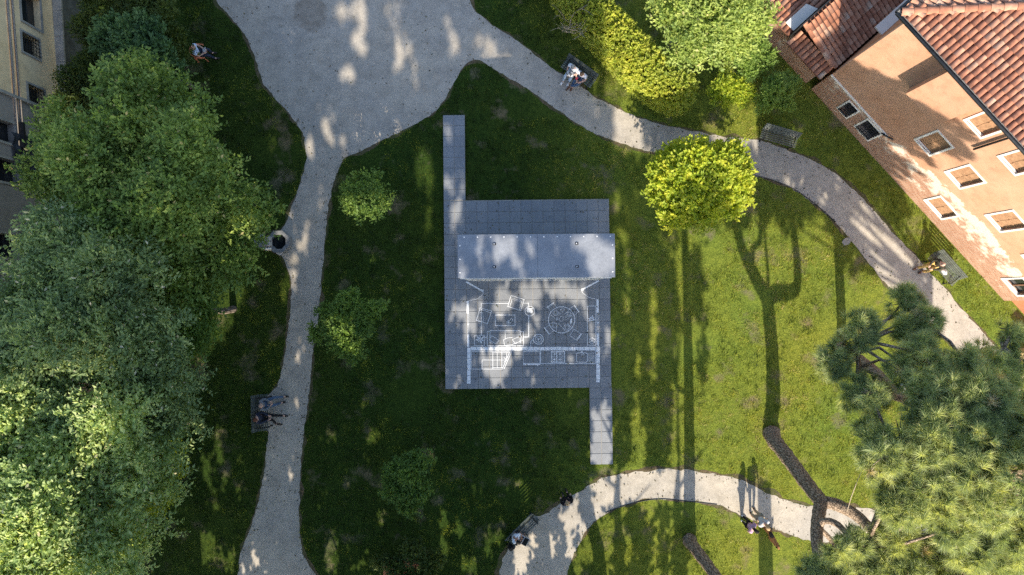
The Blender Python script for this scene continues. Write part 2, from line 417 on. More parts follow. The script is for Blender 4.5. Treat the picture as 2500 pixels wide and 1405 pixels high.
def grow(poly, d, amp, freq, seed):
    poly = np.asarray(poly)
    a = np.sum(poly[:, 0] * np.roll(poly[:, 1], -1) - np.roll(poly[:, 0], -1) * poly[:, 1])
    t = np.roll(poly, -1, 0) - np.roll(poly, 1, 0); t /= np.linalg.norm(t, axis=1)[:, None] + 1e-9
    nrm = np.c_[t[:, 1], -t[:, 0]] * (1 if a > 0 else -1)
    k = d + (fbm(poly[:, 0] * freq + 50, poly[:, 1] * freq + 50, seed, 3) - .5) * 2 * amp
    return poly + nrm * k[:, None]
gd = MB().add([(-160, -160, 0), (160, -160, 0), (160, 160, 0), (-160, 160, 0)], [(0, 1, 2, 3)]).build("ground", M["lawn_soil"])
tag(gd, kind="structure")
left_edge = [(500, -160), (515, -60), (527, 0), (560, 38), (600, 90), (622, 140), (634, 180), (650, 215), (690, 260), (715, 290), (738, 325), (748, 370), (745, 405), (735, 440), (722, 475), (710, 515), (698, 545), (682, 565), (655, 578), (640, 592), (662, 612), (688, 625),
             (698, 645), (708, 680), (712, 720), (708, 770), (700, 830), (690, 890), (680, 935), (664, 955), (642, 975), (624, 1005), (632, 1038), (655, 1052), (652, 1085), (645, 1150), (632, 1220), (612, 1290), (590, 1340), (580, 1405), (560, 1520)]
right_edge = [(840, 1520), (790, 1425), (770, 1400), (748, 1370), (735, 1335), (730, 1260), (732, 1200), (735, 1130), (740, 1070), (748, 1010), (755, 960), (760, 900), (768, 840), (775, 790), (780, 740), (785, 690), (790, 620), (795, 560), (802, 510), (812, 460), (822, 425), (832, 400), (850, 380), (880, 370), (930, 345), (985, 318), (1030, 295), (1060, 275), (1085, 245), (1100, 215), (1120, 180), (1140, 157), (1165, 147),
              (1200, 165), (1250, 195), (1300, 225), (1340, 255), (1400, 295), (1450, 325), (1490, 340), (1530, 355), (1580, 370), (1640, 385), (1700, 400), (1760, 414), (1810, 424), (1850, 432), (1890, 442), (1940, 465), (1990, 500), (2040, 545), (2080, 590), (2120, 640), (2160, 690), (2210, 740), (2260, 790), (2320, 840), (2390, 900), (2470, 990), (2600, 1120)]
top_edge = [(2700, 1040), (2560, 960), (2490, 905), (2420, 835), (2380, 790), (2335, 740), (2312, 708), (2292, 690), (2262, 658), (2230, 620), (2200, 590), (2160, 545), (2120, 500), (2080, 460), (2040, 425), (1990, 395), (1930, 370), (1870, 346), (1820, 340), (1760, 333), (1700, 322), (1640, 310), (1590, 298), (1540, 280), (1480, 250), (1448, 236), (1425, 215), (1392, 190), (1370, 180), (1345, 165), (1300, 130), (1255, 95), (1215, 70), (1180, 45), (1150, 10), (1130, -60), (1110, -160)]
main_path = spline(g2(left_edge) + g2(right_edge) + g2(top_edge), .12, True)
low_path = spline(g2([(1190, 1500), (1216, 1410), (1233, 1353), (1262, 1310), (1300, 1262), (1322, 1262), (1345, 1245), (1370, 1227), (1393, 1214), (1448, 1181), (1478, 1166), (1567, 1151), (1655, 1146), (1750, 1159), (1800, 1170), (1897, 1213), (1980, 1238), (2060, 1238), (2160, 1245), (2260, 1235), (2400, 1200), (2600, 1150),
                      (2700, 1520), (2350, 1480), (2330, 1400), (2290, 1330), (2220, 1300), (2140, 1300), (2060, 1320), (1980, 1320), (1900, 1295), (1811, 1259), (1750, 1232), (1668, 1222), (1600, 1218), (1567, 1219), (1529, 1234), (1478, 1254), (1440, 1285), (1415, 1325), (1395, 1370), (1382, 1405), (1375, 1500)]), .12, True)
verge1 = grow(main_path, .08, .20, 1.7, 5); verge2 = grow(low_path, .10, .24, 1.7, 6)
sheet("path_verge", verge1, .003, M["verge_soil"]); sheet("path_verge", verge2, .003, M["verge_soil"])
mp_r = rough(main_path, .07, 4.5, 3); lp_r = rough(low_path, .10, 4.0, 4)
sheet("gravel_path", mp_r, .007, M["gravel"]); sheet("gravel_path", lp_r, .007, M["gravel"])
# the pale paved strip right of the low wall, seen through the pine
def edging(pts, label):
    c = spline([P(x, y) for x, y in pts], .2); m = MB()
    m.tube([(p[0], p[1], .012) for p in c], .022, 6)
    tag(m.build("path_edging", M["black_iron"]), label, "edging", "metal strips along the path edge")
edging([(1840, 428), (1890, 442), (1940, 464), (1990, 499), (2040, 543)], "thin dark metal edging strip along curved path beside lime green tree")
edging([(1478, 1252), (1529, 1233), (1600, 1219), (1668, 1223), (1750, 1232)], "thin dark metal edging strip along the lower curved gravel path")

# ------------------------------------------------------------------ platform frame
pTL, pBL, pBR = P(1081, 282, .15), P(1087, 951, .15), P(1493, 948, .15)
ey = (pTL - pBL); ey[2] = 0; ey /= np.linalg.norm(ey); ex = np.array([ey[1], -ey[0], 0.0])
T = np.linalg.norm((pBR - pBL)[:2]) / 15.0
PZ = .15
def TL(i, j): return pBL + ex * i * T + ey * j * T        # i columns from left, j rows from bottom
ROT = math.atan2(ex[1], ex[0])
plat = thing("paved_platform", None, None, (pBL[0], pBL[1], 0), ROT); tag(plat, kind="structure")
plat_outline = [(0, 0), (13, 0), (13, -6.9), (15.06, -6.9), (15.06, 0), (15, 17.1), (2, 17.1), (2, 24.85), (0, 24.85)]
MB().prism([(x * T, y * T) for x, y in [(.02, .02), (13.02, .02), (13.02, -6.86), (15.0, -6.86), (14.98, 17.06), (1.98, 17.06), (1.98, 24.81), (.02, 24.81)]], .01, PZ - .022).build("platform_base", M["concrete"], plat)
tile_me = {}
def paver(i, j, w=1.0, h=1.0):
    k = (round(w, 3), round(h, 3))
    if k not in tile_me:
        g = .009; c = .007; W_, H_ = w * T, h * T
        V = [(g, g, PZ - .03), (W_ - g, g, PZ - .03), (W_ - g, H_ - g, PZ - .03), (g, H_ - g, PZ - .03), (g, g, PZ - c), (W_ - g, g, PZ - c), (W_ - g, H_ - g, PZ - c), (g, H_ - g, PZ - c),
             (g + c, g + c, PZ), (W_ - g - c, g + c, PZ), (W_ - g - c, H_ - g - c, PZ), (g + c, H_ - g - c, PZ)]
        F = [(0, 1, 5, 4), (1, 2, 6, 5), (2, 3, 7, 6), (3, 0, 4, 7), (4, 5, 9, 8), (5, 6, 10, 9), (6, 7, 11, 10), (7, 4, 8, 11), (8, 9, 10, 11)]
        tile_me[k] = mesh_pd("paving_slab", V, F)
    o = link("paving_slab", tile_me[k], M["grey_paving"], plat)
    o.location = (i * T, j * T, (random.random() - .5) * .004)
for i in range(15):
    for j in range(17): paver(i, j, 1, 1)
    if i >= 2: pass
for i in range(2):
    for j in range(8): paver(i, 17.1 + j * .969, 1, .969)
for i in range(2):
    for j in range(7): paver(13.03 + i * 1.01, -6.9 + j * .985, 1.01, .985)
# border slabs are 17 rows; the last course is a touch deeper on the path side
# ------------------------------------------------------------------ printed house plan (flat print on the slabs)
INV = np.linalg.inv(np.array([ex[:2], ey[:2]]).T)
def Z(x, y):
    w = P(1080 + x / 4.684, 660 + y / 4.683, PZ)[:2] - pBL[:2]
    return INV @ w
class Ink:
    def __init__(s): s.m = MB(); s.k = 0
    def poly(s, pts):
        q = [Z(*p) for p in pts]
        a = sum(q[i][0] * q[(i + 1) % len(q)][1] - q[(i + 1) % len(q)][0] * q[i][1] for i in range(len(q)))
        if a < 0: q = q[::-1]
        z = PZ + .005 + .00012 * s.k; s.k += 1
        s.m.add([(p[0], p[1], z) for p in q], [tuple(range(len(q)))]); return s
    def line(s, pts, w=6.0, closed=False):
        pts = list(pts) + ([pts[0]] if closed else [])
        for (x0, y0), (x1, y1) in zip(pts[:-1], pts[1:]):
            L = math.hypot(x1 - x0, y1 - y0) or 1; dx, dy = (x1 - x0) / L * w / 2, (y1 - y0) / L * w / 2
            s.poly([(x0 - dx - dy, y0 - dy + dx), (x1 + dx - dy, y1 + dy + dx), (x1 + dx + dy, y1 + dy - dx), (x0 - dx + dy, y0 - dy - dx)])
        return s
    def rect(s, x0, y0, x1, y1, w=6): return s.line([(x0, y0), (x1, y0), (x1, y1), (x0, y1)], w, True)
    def fill(s, x0, y0, x1, y1): return s.poly([(x0, y0), (x1, y0), (x1, y1), (x0, y1)])
    def circ(s, x, y, r, w=5, n=20, ry=None):
        ry = ry or r
        for i in range(n):
            a, b = 2 * math.pi * i / n, 2 * math.pi * (i + 1) / n
            s.poly([(x + (r - w / 2) * math.cos(a), y + (ry - w / 2) * math.sin(a)), (x + (r + w / 2) * math.cos(a), y + (ry + w / 2) * math.sin(a)),
                    (x + (r + w / 2) * math.cos(b), y + (ry + w / 2) * math.sin(b)), (x + (r - w / 2) * math.cos(b), y + (ry - w / 2) * math.sin(b))])
        return s
    def disc(s, x, y, r, n=14, ry=None): ry = ry or r; return s.poly([(x + r * math.cos(2 * math.pi * i / n), y + ry * math.sin(2 * math.pi * i / n)) for i in range(n)])
    def star(s, x, y, r, n, ph=0.0):
        for i in range(n):
            a = ph + 2 * math.pi * i / n; c, d = math.cos(a), math.sin(a); rr = r * (.85 + .15 * math.sin(i * 2.3))
            s.poly([(x + 3 * c, y + 3 * d), (x + rr * .55 * c - rr * .17 * d, y + rr * .55 * d + rr * .17 * c), (x + rr * c, y + rr * d), (x + rr * .55 * c + rr * .17 * d, y + rr * .55 * d - rr * .17 * c)])
        return s
    def go(s, name): s.m.build(name, M["white_print"], plat)
k = Ink().fill(277, 352, 302, 495)
k.line([(287, 495), (287, 735)], 3).line([(302, 495), (302, 735)], 3).fill(287, 612, 302, 628).fill(283, 735, 308, 880)
y = 887
while y < 1295: e = min(y + 60 + random.random() * 8, 1302); k.fill(285 - random.random() * 5, y, 323, e - 4); y = e
k.go("printed_wall")
k = Ink(); x = 325
while x < 1755: e = min(x + 60 + random.random() * 12, 1757); k.fill(x, 880 - random.random() * 5, e - 4, 918); x = e
k.go("printed_wall")
k = Ink().fill(1762, 335, 1788, 485).line([(1768, 485), (1768, 725)], 3).line([(1780, 485), (1780, 725)], 4).line([(1792, 485), (1792, 725)], 3).fill(1768, 596, 1792, 608).fill(1765, 725, 1793, 875)
y = 877
while y < 1280: e = min(y + 60 + random.random() * 8, 1287); k.fill(1760, y, 1800 + random.random() * 5, e - 4); y = e
k.go("printed_wall")
Ink().line([(280, 138), (455, 236)], 17).fill(450, 222, 472, 252).line([(474, 255), (462, 275), (440, 298), (408, 322), (370, 338), (300, 350)], 4).go("printed_door")
Ink().line([(1782, 125), (1600, 222)], 17).fill(1588, 210, 1612, 240).line([(1596, 245), (1610, 265), (1640, 288), (1672, 308), (1706, 322), (1765, 332)], 4).go("printed_door")
Ink().line([(445, 750), (445, 380), (752, 380)], 6).line([(925, 377), (985, 377), (985, 412)], 6).line([(987, 522), (987, 764), (927, 764)], 9).line([(480, 768), (512, 768)], 5).go("printed_rug")
Ink().line([(785, 290), (935, 335), (895, 462), (748, 415)], 6, True).line([(800, 318), (912, 352), (878, 458), (770, 424)], 5, True).line([(796, 334), (906, 366)], 4).go("printed_armchair")
Ink().line([(432, 430), (562, 468), (515, 612), (388, 573)], 6, True).line([(448, 452), (556, 488), (520, 592)], 5).line([(415, 490), (462, 483), (470, 585), (412, 590), (405, 540)], 4, True).go("printed_armchair")
Ink().rect(605, 513, 830, 635, 7).circ(757, 598, 21, 5).disc(757, 598, 11).circ(790, 568, 15, 4).go("printed_coffee_table")
Ink().circ(1000, 468, 55, 7, 28).poly([(970, 424), (1040, 440), (1030, 494), (965, 478)]).go("printed_side_table")
Ink().line([(545, 703), (513, 703), (513, 865), (927, 865), (927, 703), (890, 703)], 6).line([(545, 830), (545, 692), (890, 692), (890, 830)], 6).line([(718, 692), (718, 790)], 5).line([(545, 830), (560, 830)], 5).line([(565, 748), (648, 805), (610, 843), (535, 795)], 5, True) \
    .line([(700, 795), (745, 775), (800, 770)], 5).line([(700, 795), (710, 858), (790, 852), (850, 835)], 5).line([(800, 795), (850, 772), (905, 755), (915, 805), (830, 836)], 5, True).go("printed_sofa")
Ink().rect(367, 750, 481, 862, 5).star(430, 792, 58, 7, .3).go("printed_plant_stand")
Ink().circ(1097, 790, 57, 7, 28).circ(1097, 790, 36, 5, 20).disc(1097, 790, 9).line([(1097, 790), (1150, 780)], 4).line([(1097, 790), (1060, 750)], 4).line([(1097, 790), (1090, 845)], 4).circ(1030, 822, 16, 4, 14).line([(1010, 872), (1010, 818), (1026, 796), (1044, 790)], 5).go("printed_floor_lamp")
k = Ink().circ(1363, 568, 150, 8, 44)
for (x, y, r) in [(1297, 487, 30), (1447, 505, 28), (1283, 632, 30), (1422, 655, 32)]: k.circ(x, y, r, 4, 18).circ(x, y, r * .65, 3, 14)
k.circ(1372, 452, 20, 4, 14).line([(1335, 455), (1372, 452)], 4).circ(1344, 498, 8, 3, 8).circ(1412, 535, 9, 3, 8).circ(1330, 618, 9, 3, 8).circ(1397, 620, 9, 3, 8).circ(1310, 558, 11, 6, 10).disc(1350, 630, 5, 8).disc(1357, 642, 5, 8)
k.poly([(1466, 620), (1458, 600), (1462, 565), (1474, 545), (1483, 560), (1480, 600)]).line([(1350, 525), (1385, 535), (1378, 580), (1345, 590), (1340, 570)], 3, True).line([(1240, 510), (1282, 545)], 5).line([(1400, 497), (1440, 462)], 5).line([(1415, 565), (1448, 545)], 4).line([(1238, 610), (1278, 592)], 4).line([(1300, 640), (1308, 690)], 5).line([(1375, 655), (1400, 697)], 5).line([(1433, 610), (1466, 650)], 5).line([(1447, 510), (1490, 525)], 5)
k.go("printed_round_table")
for seat, back in [([(1308, 425), (1275, 385), (1212, 428), (1238, 475)], [(1196, 427), (1270, 373)]), ([(1455, 440), (1508, 405), (1556, 478), (1508, 515)], [(1508, 402), (1562, 476)]),
                   ([(1222, 628), (1175, 662), (1224, 730), (1272, 692)], [(1166, 660), (1219, 732)]), ([(1505, 675), (1585, 728), (1530, 797), (1455, 747)], [(1592, 728), (1540, 804)])]:
    Ink().line(seat, 4, len(seat) == 4 and seat[0][0] == 1505).line(back, 9).go("printed_chair")
Ink().rect(1658, 410, 1755, 858, 6).star(1707, 562, 52, 8, .2).line([(1712 + 36 * math.cos(math.pi / 6 + i * math.pi / 3), 808 + 36 * math.sin(math.pi / 6 + i * math.pi / 3)) for i in range(6)], 5, True).line([(1681, 790), (1743, 826)], 4).line([(1681, 826), (1743, 790)], 4).line([(1712, 772), (1712, 844)], 4).go("printed_sideboard")
Ink().line([(775, 932), (330, 932), (330, 1131), (690, 1131)], 5).line([(577, 930), (577, 1128)], 5).line([(628, 942), (628, 1110)], 4).line([(680, 942), (680, 1110)], 5).line([(735, 942), (735, 1012)], 5).line([(577, 942), (770, 942)], 4).line([(577, 1115), (690, 1115)], 5) \
    .line([(770, 935), (690, 1120)], 6).line([(795, 922), (706, 1127)], 6).line([(455, 1128), (455, 1027), (730, 1027)], 5).line([(705, 1000), (738, 1027), (705, 1052)], 6).go("printed_staircase")
Ink().rect(923, 930, 1115, 1065, 5).fill(925, 1070, 1115, 1084).fill(1086, 1084, 1096, 1094).line([(965, 922), (1085, 922)], 4).go("printed_fridge")
k = Ink().rect(1123, 915, 1752, 1068, 6).rect(1246, 930, 1396, 1054, 8).rect(1262, 940, 1368, 1044, 4).line([(1308, 935), (1308, 1050)], 9).line([(1265, 992), (1370, 992)], 4)
for x, y in [(1283, 962), (1345, 962), (1283, 1022), (1345, 1022)]: k.disc(x, y, 11, 12).line([(x - 18, y), (x + 18, y)], 3).line([(x, y - 18), (x, y + 18)], 3)
for i in range(5): k.disc(1384, 955 + i * 18, 3, 6)
k.go("printed_hob")
k = Ink().line([(1548, 945), (1645, 945), (1658, 958), (1658, 1040), (1645, 1052), (1548, 1052), (1535, 1040), (1535, 958)], 6, True).disc(1596, 968, 7, 10).line([(1594, 930), (1620, 966)], 6).disc(1594, 932, 8, 10)
for i in range(9): k.line([(1666, 948 + i * 12.5), (1738, 948 + i * 12.5)], 3)
k.go("printed_sink")

# ------------------------------------------------------------------ steel pavilion on the platform
sc = [P(1116, 573, 5.6), P(1501, 571, 5.6), P(1502, 677, 5.6), P(1118, 680, 5.6)]
s0 = (sc[0] + sc[3]) / 2; s1 = (sc[1] + sc[2]) / 2
SW = np.linalg.norm((s1 - s0)[:2]); SD = (np.linalg.norm((sc[0] - sc[3])[:2]) + np.linalg.norm((sc[1] - sc[2])[:2])) / 2
cen = (s0 + s1) / 2; srot = math.atan2(s1[1] - s0[1], s1[0] - s0[0])
pav = thing("steel_pavilion", "tall grey steel pavilion with flat riveted roof standing on the paved platform", "pavilion", (cen[0], cen[1], PZ), srot)
hx, hy, top = SW / 2, SD / 2, 5.6 - PZ
for a, b in ((-hx, .05), (.056, hx)):
    MB().box(a, b, -hy, hy, top - .05, top).build("roof_panel", M["galvanised_steel"], pav, bevel=.006)
def wallxz(name, x0, x1, z0, z1, y0, y1, holes, mat):
    xs = sorted({x0, x1, *[h[0] for h in holes], *[h[1] for h in holes]}); zs = sorted({z0, z1, *[h[2] for h in holes], *[h[3] for h in holes]})
    m = MB()
    for i in range(len(xs) - 1):
        for j in range(len(zs) - 1):
            cx, cz = (xs[i] + xs[i + 1]) / 2, (zs[j] + zs[j + 1]) / 2
            if any(h[0] < cx < h[1] and h[2] < cz < h[3] for h in holes): continue
            for yy, fl in ((y0, 0), (y1, 1)):
                q = [(xs[i], yy, zs[j]), (xs[i + 1], yy, zs[j]), (xs[i + 1], yy, zs[j + 1]), (xs[i], yy, zs[j + 1])]
                m.add(q[::-1] if fl else q, [(0, 1, 2, 3)])
    for (a, b, c, d) in list(holes):
        for q in ([(a, y0, c), (a, y1, c), (b, y1, c), (b, y0, c)], [(a, y0, d), (b, y0, d), (b, y1, d), (a, y1, d)], [(a, y0, c), (a, y0, d), (a, y1, d), (a, y1, c)], [(b, y0, c), (b, y1, c), (b, y1, d), (b, y0, d)]): m.add(q, [(0, 1, 2, 3)])
    a, b, c, d = x0, x1, z0, z1
    for q in ([(a, y0, c), (b, y0, c), (b, y1, c), (a, y1, c)], [(a, y0, d), (a, y1, d), (b, y1, d), (b, y0, d)], [(a, y0, c), (a, y1, c), (a, y1, d), (a, y0, d)], [(b, y0, c), (b, y0, d), (b, y1, d), (b, y1, c)]): m.add(q, [(0, 1, 2, 3)])
    return m
fx = hx - .06; wt = .08
win = [(-fx + .35, -fx + 1.85, 3.2, 5.1), (fx - 1.5, fx - .3, 3.2, 5.1)]
winb = [(-fx + .35, -fx + 1.85, 2.1, 4.3), (fx - 1.5, fx - .3, 2.1, 4.3)]
fr = wallxz("w", -fx, fx, .0, top - .05, -hy + .03, -hy + .03 + wt, win + [(-.9, .9, .0 + .02, 2.3)], None).build("front_wall", M["pale_steel"], pav)
wallxz("w", -fx, fx, .0, top - .05, hy - .06 - wt, hy - .06, winb, None).build("back_wall", M["pale_steel"], pav)
for sx in (-1, 1):
    MB().box(min(sx * fx, sx * (fx - wt)), max(sx * fx, sx * (fx - wt)), -hy + .03 + wt, hy - .06 - wt, 0, top - .05).build("side_wall", M["pale_steel"], pav)
MB().box(-hx + .01, hx - .01, -hy + .001, -hy + .029, top - .16, top - .05).build("fascia", M["white_paint"], pav)
MB().box(-fx, fx, -hy - .02, -hy + .029, top - .62, top - .54).build("ledge", M["white_paint"], pav)
MB().box(-.9, .9, -hy + .06, -hy + .09, .02, 2.3).build("door", M["glass_dark"], pav)
for (a, b, c, d) in winb:
    m = MB(); s = .34; yy = hy - .10
    n = int((b - a + d - c) / s) + 2
    for i in range(n):
        for sg in (1, -1):
            # slats at 60 degrees clipped to the opening
            x0 = a + i * s - (d - c) * .58 if sg > 0 else a + i * s
            pts = []
            for t in np.linspace(0, 1, 25):
                xx = x0 + sg * t * (d - c) * .58; zz = c + t * (d - c)
                if a <= xx <= b: pts.append((xx, yy, zz))
            if len(pts) > 1: m.tube([pts[0], pts[-1]], .035, 4)
    m.build("lattice_screen", M["pale_steel"], pav)
bolt = MB().tube([(0, 0, 0), (0, 0, .012)], .028, 8).me("roof_bolt")
for i in range(12):
    o = link("roof_bolt", bolt, M["white_paint"], pav); o.location = (-hx + .25 + i * (SW - .42) / 11, hy - .10, top)
for sx in (-1, 1):
    for i in range(3):
        o = link("roof_bolt", bolt, M["white_paint"] if sx < 0 else M["dark_metal"], pav); o.location = (sx * (hx - .09), hy - .42 - i * .5, top)
for x, y in [(1207, 596), (1408, 595), (1207, 652), (1409, 651)]:
    w = P(x, y, 5.6) - cen; c, s = math.cos(-srot), math.sin(-srot); lx, ly = w[0] * c - w[1] * s, w[0] * s + w[1] * c
    lug = MB().box(lx - .06, lx + .06, ly - .045, ly + .045, top, top + .015).build("lifting_point", M["black_iron"], pav)
    MB().tube([(lx - .01, ly, top + .015), (lx - .01, ly, top + .04)], .025, 8).build("eye_bolt", M["pale_steel"], lug)

# ------------------------------------------------------------------ grass
def grass():
    n = 640000
    lo, hi = P(-60, 1460), P(2560, -60)
    x = rng.uniform(lo[0], hi[0], n); y = rng.uniform(lo[1], hi[1], n); p = np.c_[x, y]
    keep = ~inpoly(p, mp_r[::2]) & ~inpoly(p, lp_r[::2])
    loc = (p - pBL[:2]) @ INV.T / T
    keep &= ~inpoly(loc, plat_outline)
    d = (p - C0[:2]) @ N0[:2]                      # behind the right-hand wall
    keep &= d > 0.02
    keep &= (p[:, 0] > -19.6)
    vg = inpoly(p, verge1[::2]) | inpoly(p, verge2[::2])
    keep &= ~(vg & (rng.random(n) < .72))
    bare = fbm(x * .45 + 9, y * .45 + 3, 21, 4)
    keep &= ~((bare > .60) & (rng.random(n) < (bare - .60) * 9))
    p = p[keep]; n = len(p); x, y = p[:, 0], p[:, 1]
    az = rng.uniform(0, 2 * np.pi, n); h = rng.uniform(.03, .11, n) * (.15 + 2.4 * fbm(x * 4.2, y * 4.2, 3, 2) ** 2); w = rng.uniform(.014, .032, n)
    lean = rng.uniform(.2, 1.3, n) * h; la = az + np.pi / 2 + rng.normal(0, .6, n)
    a = np.c_[x - np.cos(az) * w / 2, y - np.sin(az) * w / 2, np.zeros(n)]
    b = np.c_[x + np.cos(az) * w / 2, y + np.sin(az) * w / 2, np.zeros(n)]
    c = np.c_[x + np.cos(la) * lean, y + np.sin(la) * lean, h]
    V = np.stack([a, b, c], 1).reshape(-1, 3); F = np.arange(3 * n).reshape(-1, 3)
    t = np.clip(rng.normal(.42, .10, n) + (fbm(x * .35 + 30, y * .35 + 7, 11, 3) - .5) * .8 + (fbm(x * 2.2 + 30, y * 2.2 + 7, 17, 2) - .5) * .9 + (fbm(x * 7 + 30, y * 7 + 7, 19, 2) - .5) * .7 + np.clip((x - 2.6) * .10, -.30, .20), 0, 1)  # left blades tinted darker to paint in shade, right ones yellower and drier
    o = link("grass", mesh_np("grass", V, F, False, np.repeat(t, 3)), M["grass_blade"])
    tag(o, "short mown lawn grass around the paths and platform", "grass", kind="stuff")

def litter():
    n = 110000
    lo, hi = P(-60, 1460), P(2560, -60)
    p = np.c_[rng.uniform(lo[0], hi[0], n), rng.uniform(lo[1], hi[1], n)]
    ing = inpoly(p, main_path[::3]) | inpoly(p, low_path[::3])
    a = np.concatenate([mp_r[::4], lp_r[::4]])
    d = np.full(n, 9.0); idx = np.where(ing)[0]
    d[idx] = np.sqrt(((p[idx, None] - a[None]) ** 2).sum(2)).min(1)
    k = ing & ((rng.random(n) < np.exp(-d / .16) * .6) | (rng.random(n) < .045 * np.clip((fbm(p[:, 0] * .5, p[:, 1] * .5, 41, 3) - .42) * 5, 0, 1)))
    q = p[k]; pos = np.c_[q, np.full(len(q), .016)]
    e = rng.uniform([0, 0], [15, 17], (230, 2)); e = e[(e[:, 1] < 8.5) | (e[:, 1] > 13.6)]          # a few on the slabs
    w = pBL[:2] + (e[:, :1] * ex[:2] + e[:, 1:] * ey[:2]) * T; pos = np.concatenate([pos, np.c_[w, np.full(len(w), PZ + .012)]]); n = len(pos)
    an = rng.uniform(0, 6.28, n); ax_ = np.c_[np.cos(an), np.sin(an), rng.uniform(-.05, .3, n)]
    V, F, t = leaf_cards(pos, ax_, np.array([0, 0, 1.0]) + rng.normal(size=(n, 3)) * .25, rng.uniform(.04, .10, n), .6, .12, rng.uniform(0, 1, n))
    tag(link("fallen_leaves", mesh_np("fallen_leaves", V, F, False, t), M["dead_leaf"]), "scattered dry leaves along the gravel path edges", "leaves", kind="stuff")
# ------------------------------------------------------------------ orange building (right)
b0_, b1_ = P(1953, 189), P(2451, 735)
U0 = (b1_ - b0_); U0 /= np.linalg.norm(U0); N0 = np.array([U0[1], -U0[0], 0.0])
if N0[0] > 0: N0 = -N0
C0 = P(1980, 218); RB = math.atan2(U0[1], U0[0])
# local frame: +x along the wall, -y outwards (towards the garden), z up
def bu(p): d = np.asarray(p) - C0; return (float(d @ U0), float(-(d @ N0)), float(p[2]))
UEND = 12.96; EZ = 8.25
bld = thing("orange_house", "large orange plastered house with terracotta hip roof and shuttered windows", "house", (C0[0], C0[1], 0), RB)
def win_frame(par, u0, u1, z0, z1, depth, kind):
    f = MB(); t = .085; o = .03
    for q in ((u0 - t, u1 + t, z0 - t, z0), (u0 - t, u1 + t, z1, z1 + t), (u0 - t, u0, z0, z1), (u1, u1 + t, z0, z1)):
        f.box(q[0], q[1], -o, .02, q[2], q[3])
    w = f.build("window_frame", M["stone_trim"], par, bevel=.005)
    if kind == 'shut':
        mid = (u0 + u1) / 2
        for a, b in ((u0 + .01, mid - .008), (mid + .008, u1 - .01)):
            s = MB().box(a, b, depth - .05, depth, z0 + .01, z1 - .01)
            for r in np.linspace(z0 + .12, z1 - .12, 3): s.box(a + .02, b - .02, depth - .065, depth - .052, r - .04, r + .04)
            s.build("shutter", M["shutter_wood"], w)
    else:
        MB().box(u0, u1, depth - .01, depth + .02, z0, z1).build("pane", M["glass_dark"], w)
        fr = MB(); m = (u0 + u1) / 2
        for a, b in ((u0 + .01, u0 + .07), (m - .035, m + .035), (u1 - .07, u1 - .01)): fr.box(a, b, depth - .05, depth - .012, z0 + .01, z1 - .01)
        fr.box(u0 + .071, m - .036, depth - .05, depth - .012, z1 - .08, z1 - .01); fr.box(m + .036, u1 - .071, depth - .05, depth - .012, z1 - .08, z1 - .01)
        fr.build("sash", M["dark_wood"], w)
    MB().box(u0 + .002, u1 - .002, .021, depth - .07, z0 + .002, z0 + .025).build("sill", M["stone_trim"], w)
wins = [(4.18, 4.97, 3.35, 4.77, 'shut'), (5.96, 6.78, 3.38, 4.78, 'shut'), (8.33, 9.15, 3.42, 4.86, 'shut'), (10.5, 11.3, 3.42, 4.86, 'shut'), (4.18, 4.97, 6.40, 7.75, 'shut'), (5.96, 6.78, 6.42, 7.75, 'shut'), (8.33, 9.15, 6.42, 7.75, 'shut'), (10.5, 11.3, 6.42, 7.75, 'shut'),
        (7.0, 8.05, .80, 1.88, 'shut'), (11.7, 12.6, 1.15, 2.3, 'open')]
grl = [(1.42, 1.95, .62, 1.65), (2.52, 3.32, .68, 1.76)]
holes = [w[:4] for w in wins] + grl
wallxz("wall", 0, UEND, 0, EZ - .1, 0, .45, holes, None).build("wall", M["orange_plaster"], bld)
MB().box(0, .45, .451, 9.0, 0, EZ - .1).build("side_wall", M["dark_orange_plaster"], bld)
MB().box(UEND - .45, UEND, .451, 9.0, 0, EZ - .1).build("side_wall", M["dark_orange_plaster"], bld)
for w in wins: win_frame(bld, *w[:4], .15, w[4])
for (a, b, c, d) in grl:
    fr = MB()
    for q in ((a - .08, b + .08, c - .08, c), (a - .08, b + .08, d, d + .08), (a - .08, a, c, d), (b, b + .08, c, d)): fr.box(q[0], q[1], -.025, .03, q[2], q[3])
    w = fr.build("window_frame", M["stone_trim"], bld)
    MB().box(a, b, .25, .28, c, d).build("pane", M["glass_dark"], w)
    g = MB()
    for x in np.linspace(a + .06, b - .06, 6): g.tube([(x, -.06, c + .02), (x, -.06, d - .02)], .012, 6)
    for z in np.linspace(c + .08, d - .08, 7): g.tube([(a, -.075, z), (b, -.075, z)], .012, 6)
    for x in (a, b): 
        for z in (c + .08, d - .08): g.tube([(x, -.075, z), (x, .04, z)], .012, 6)
    g.build("window_grille", M["black_iron"], w)
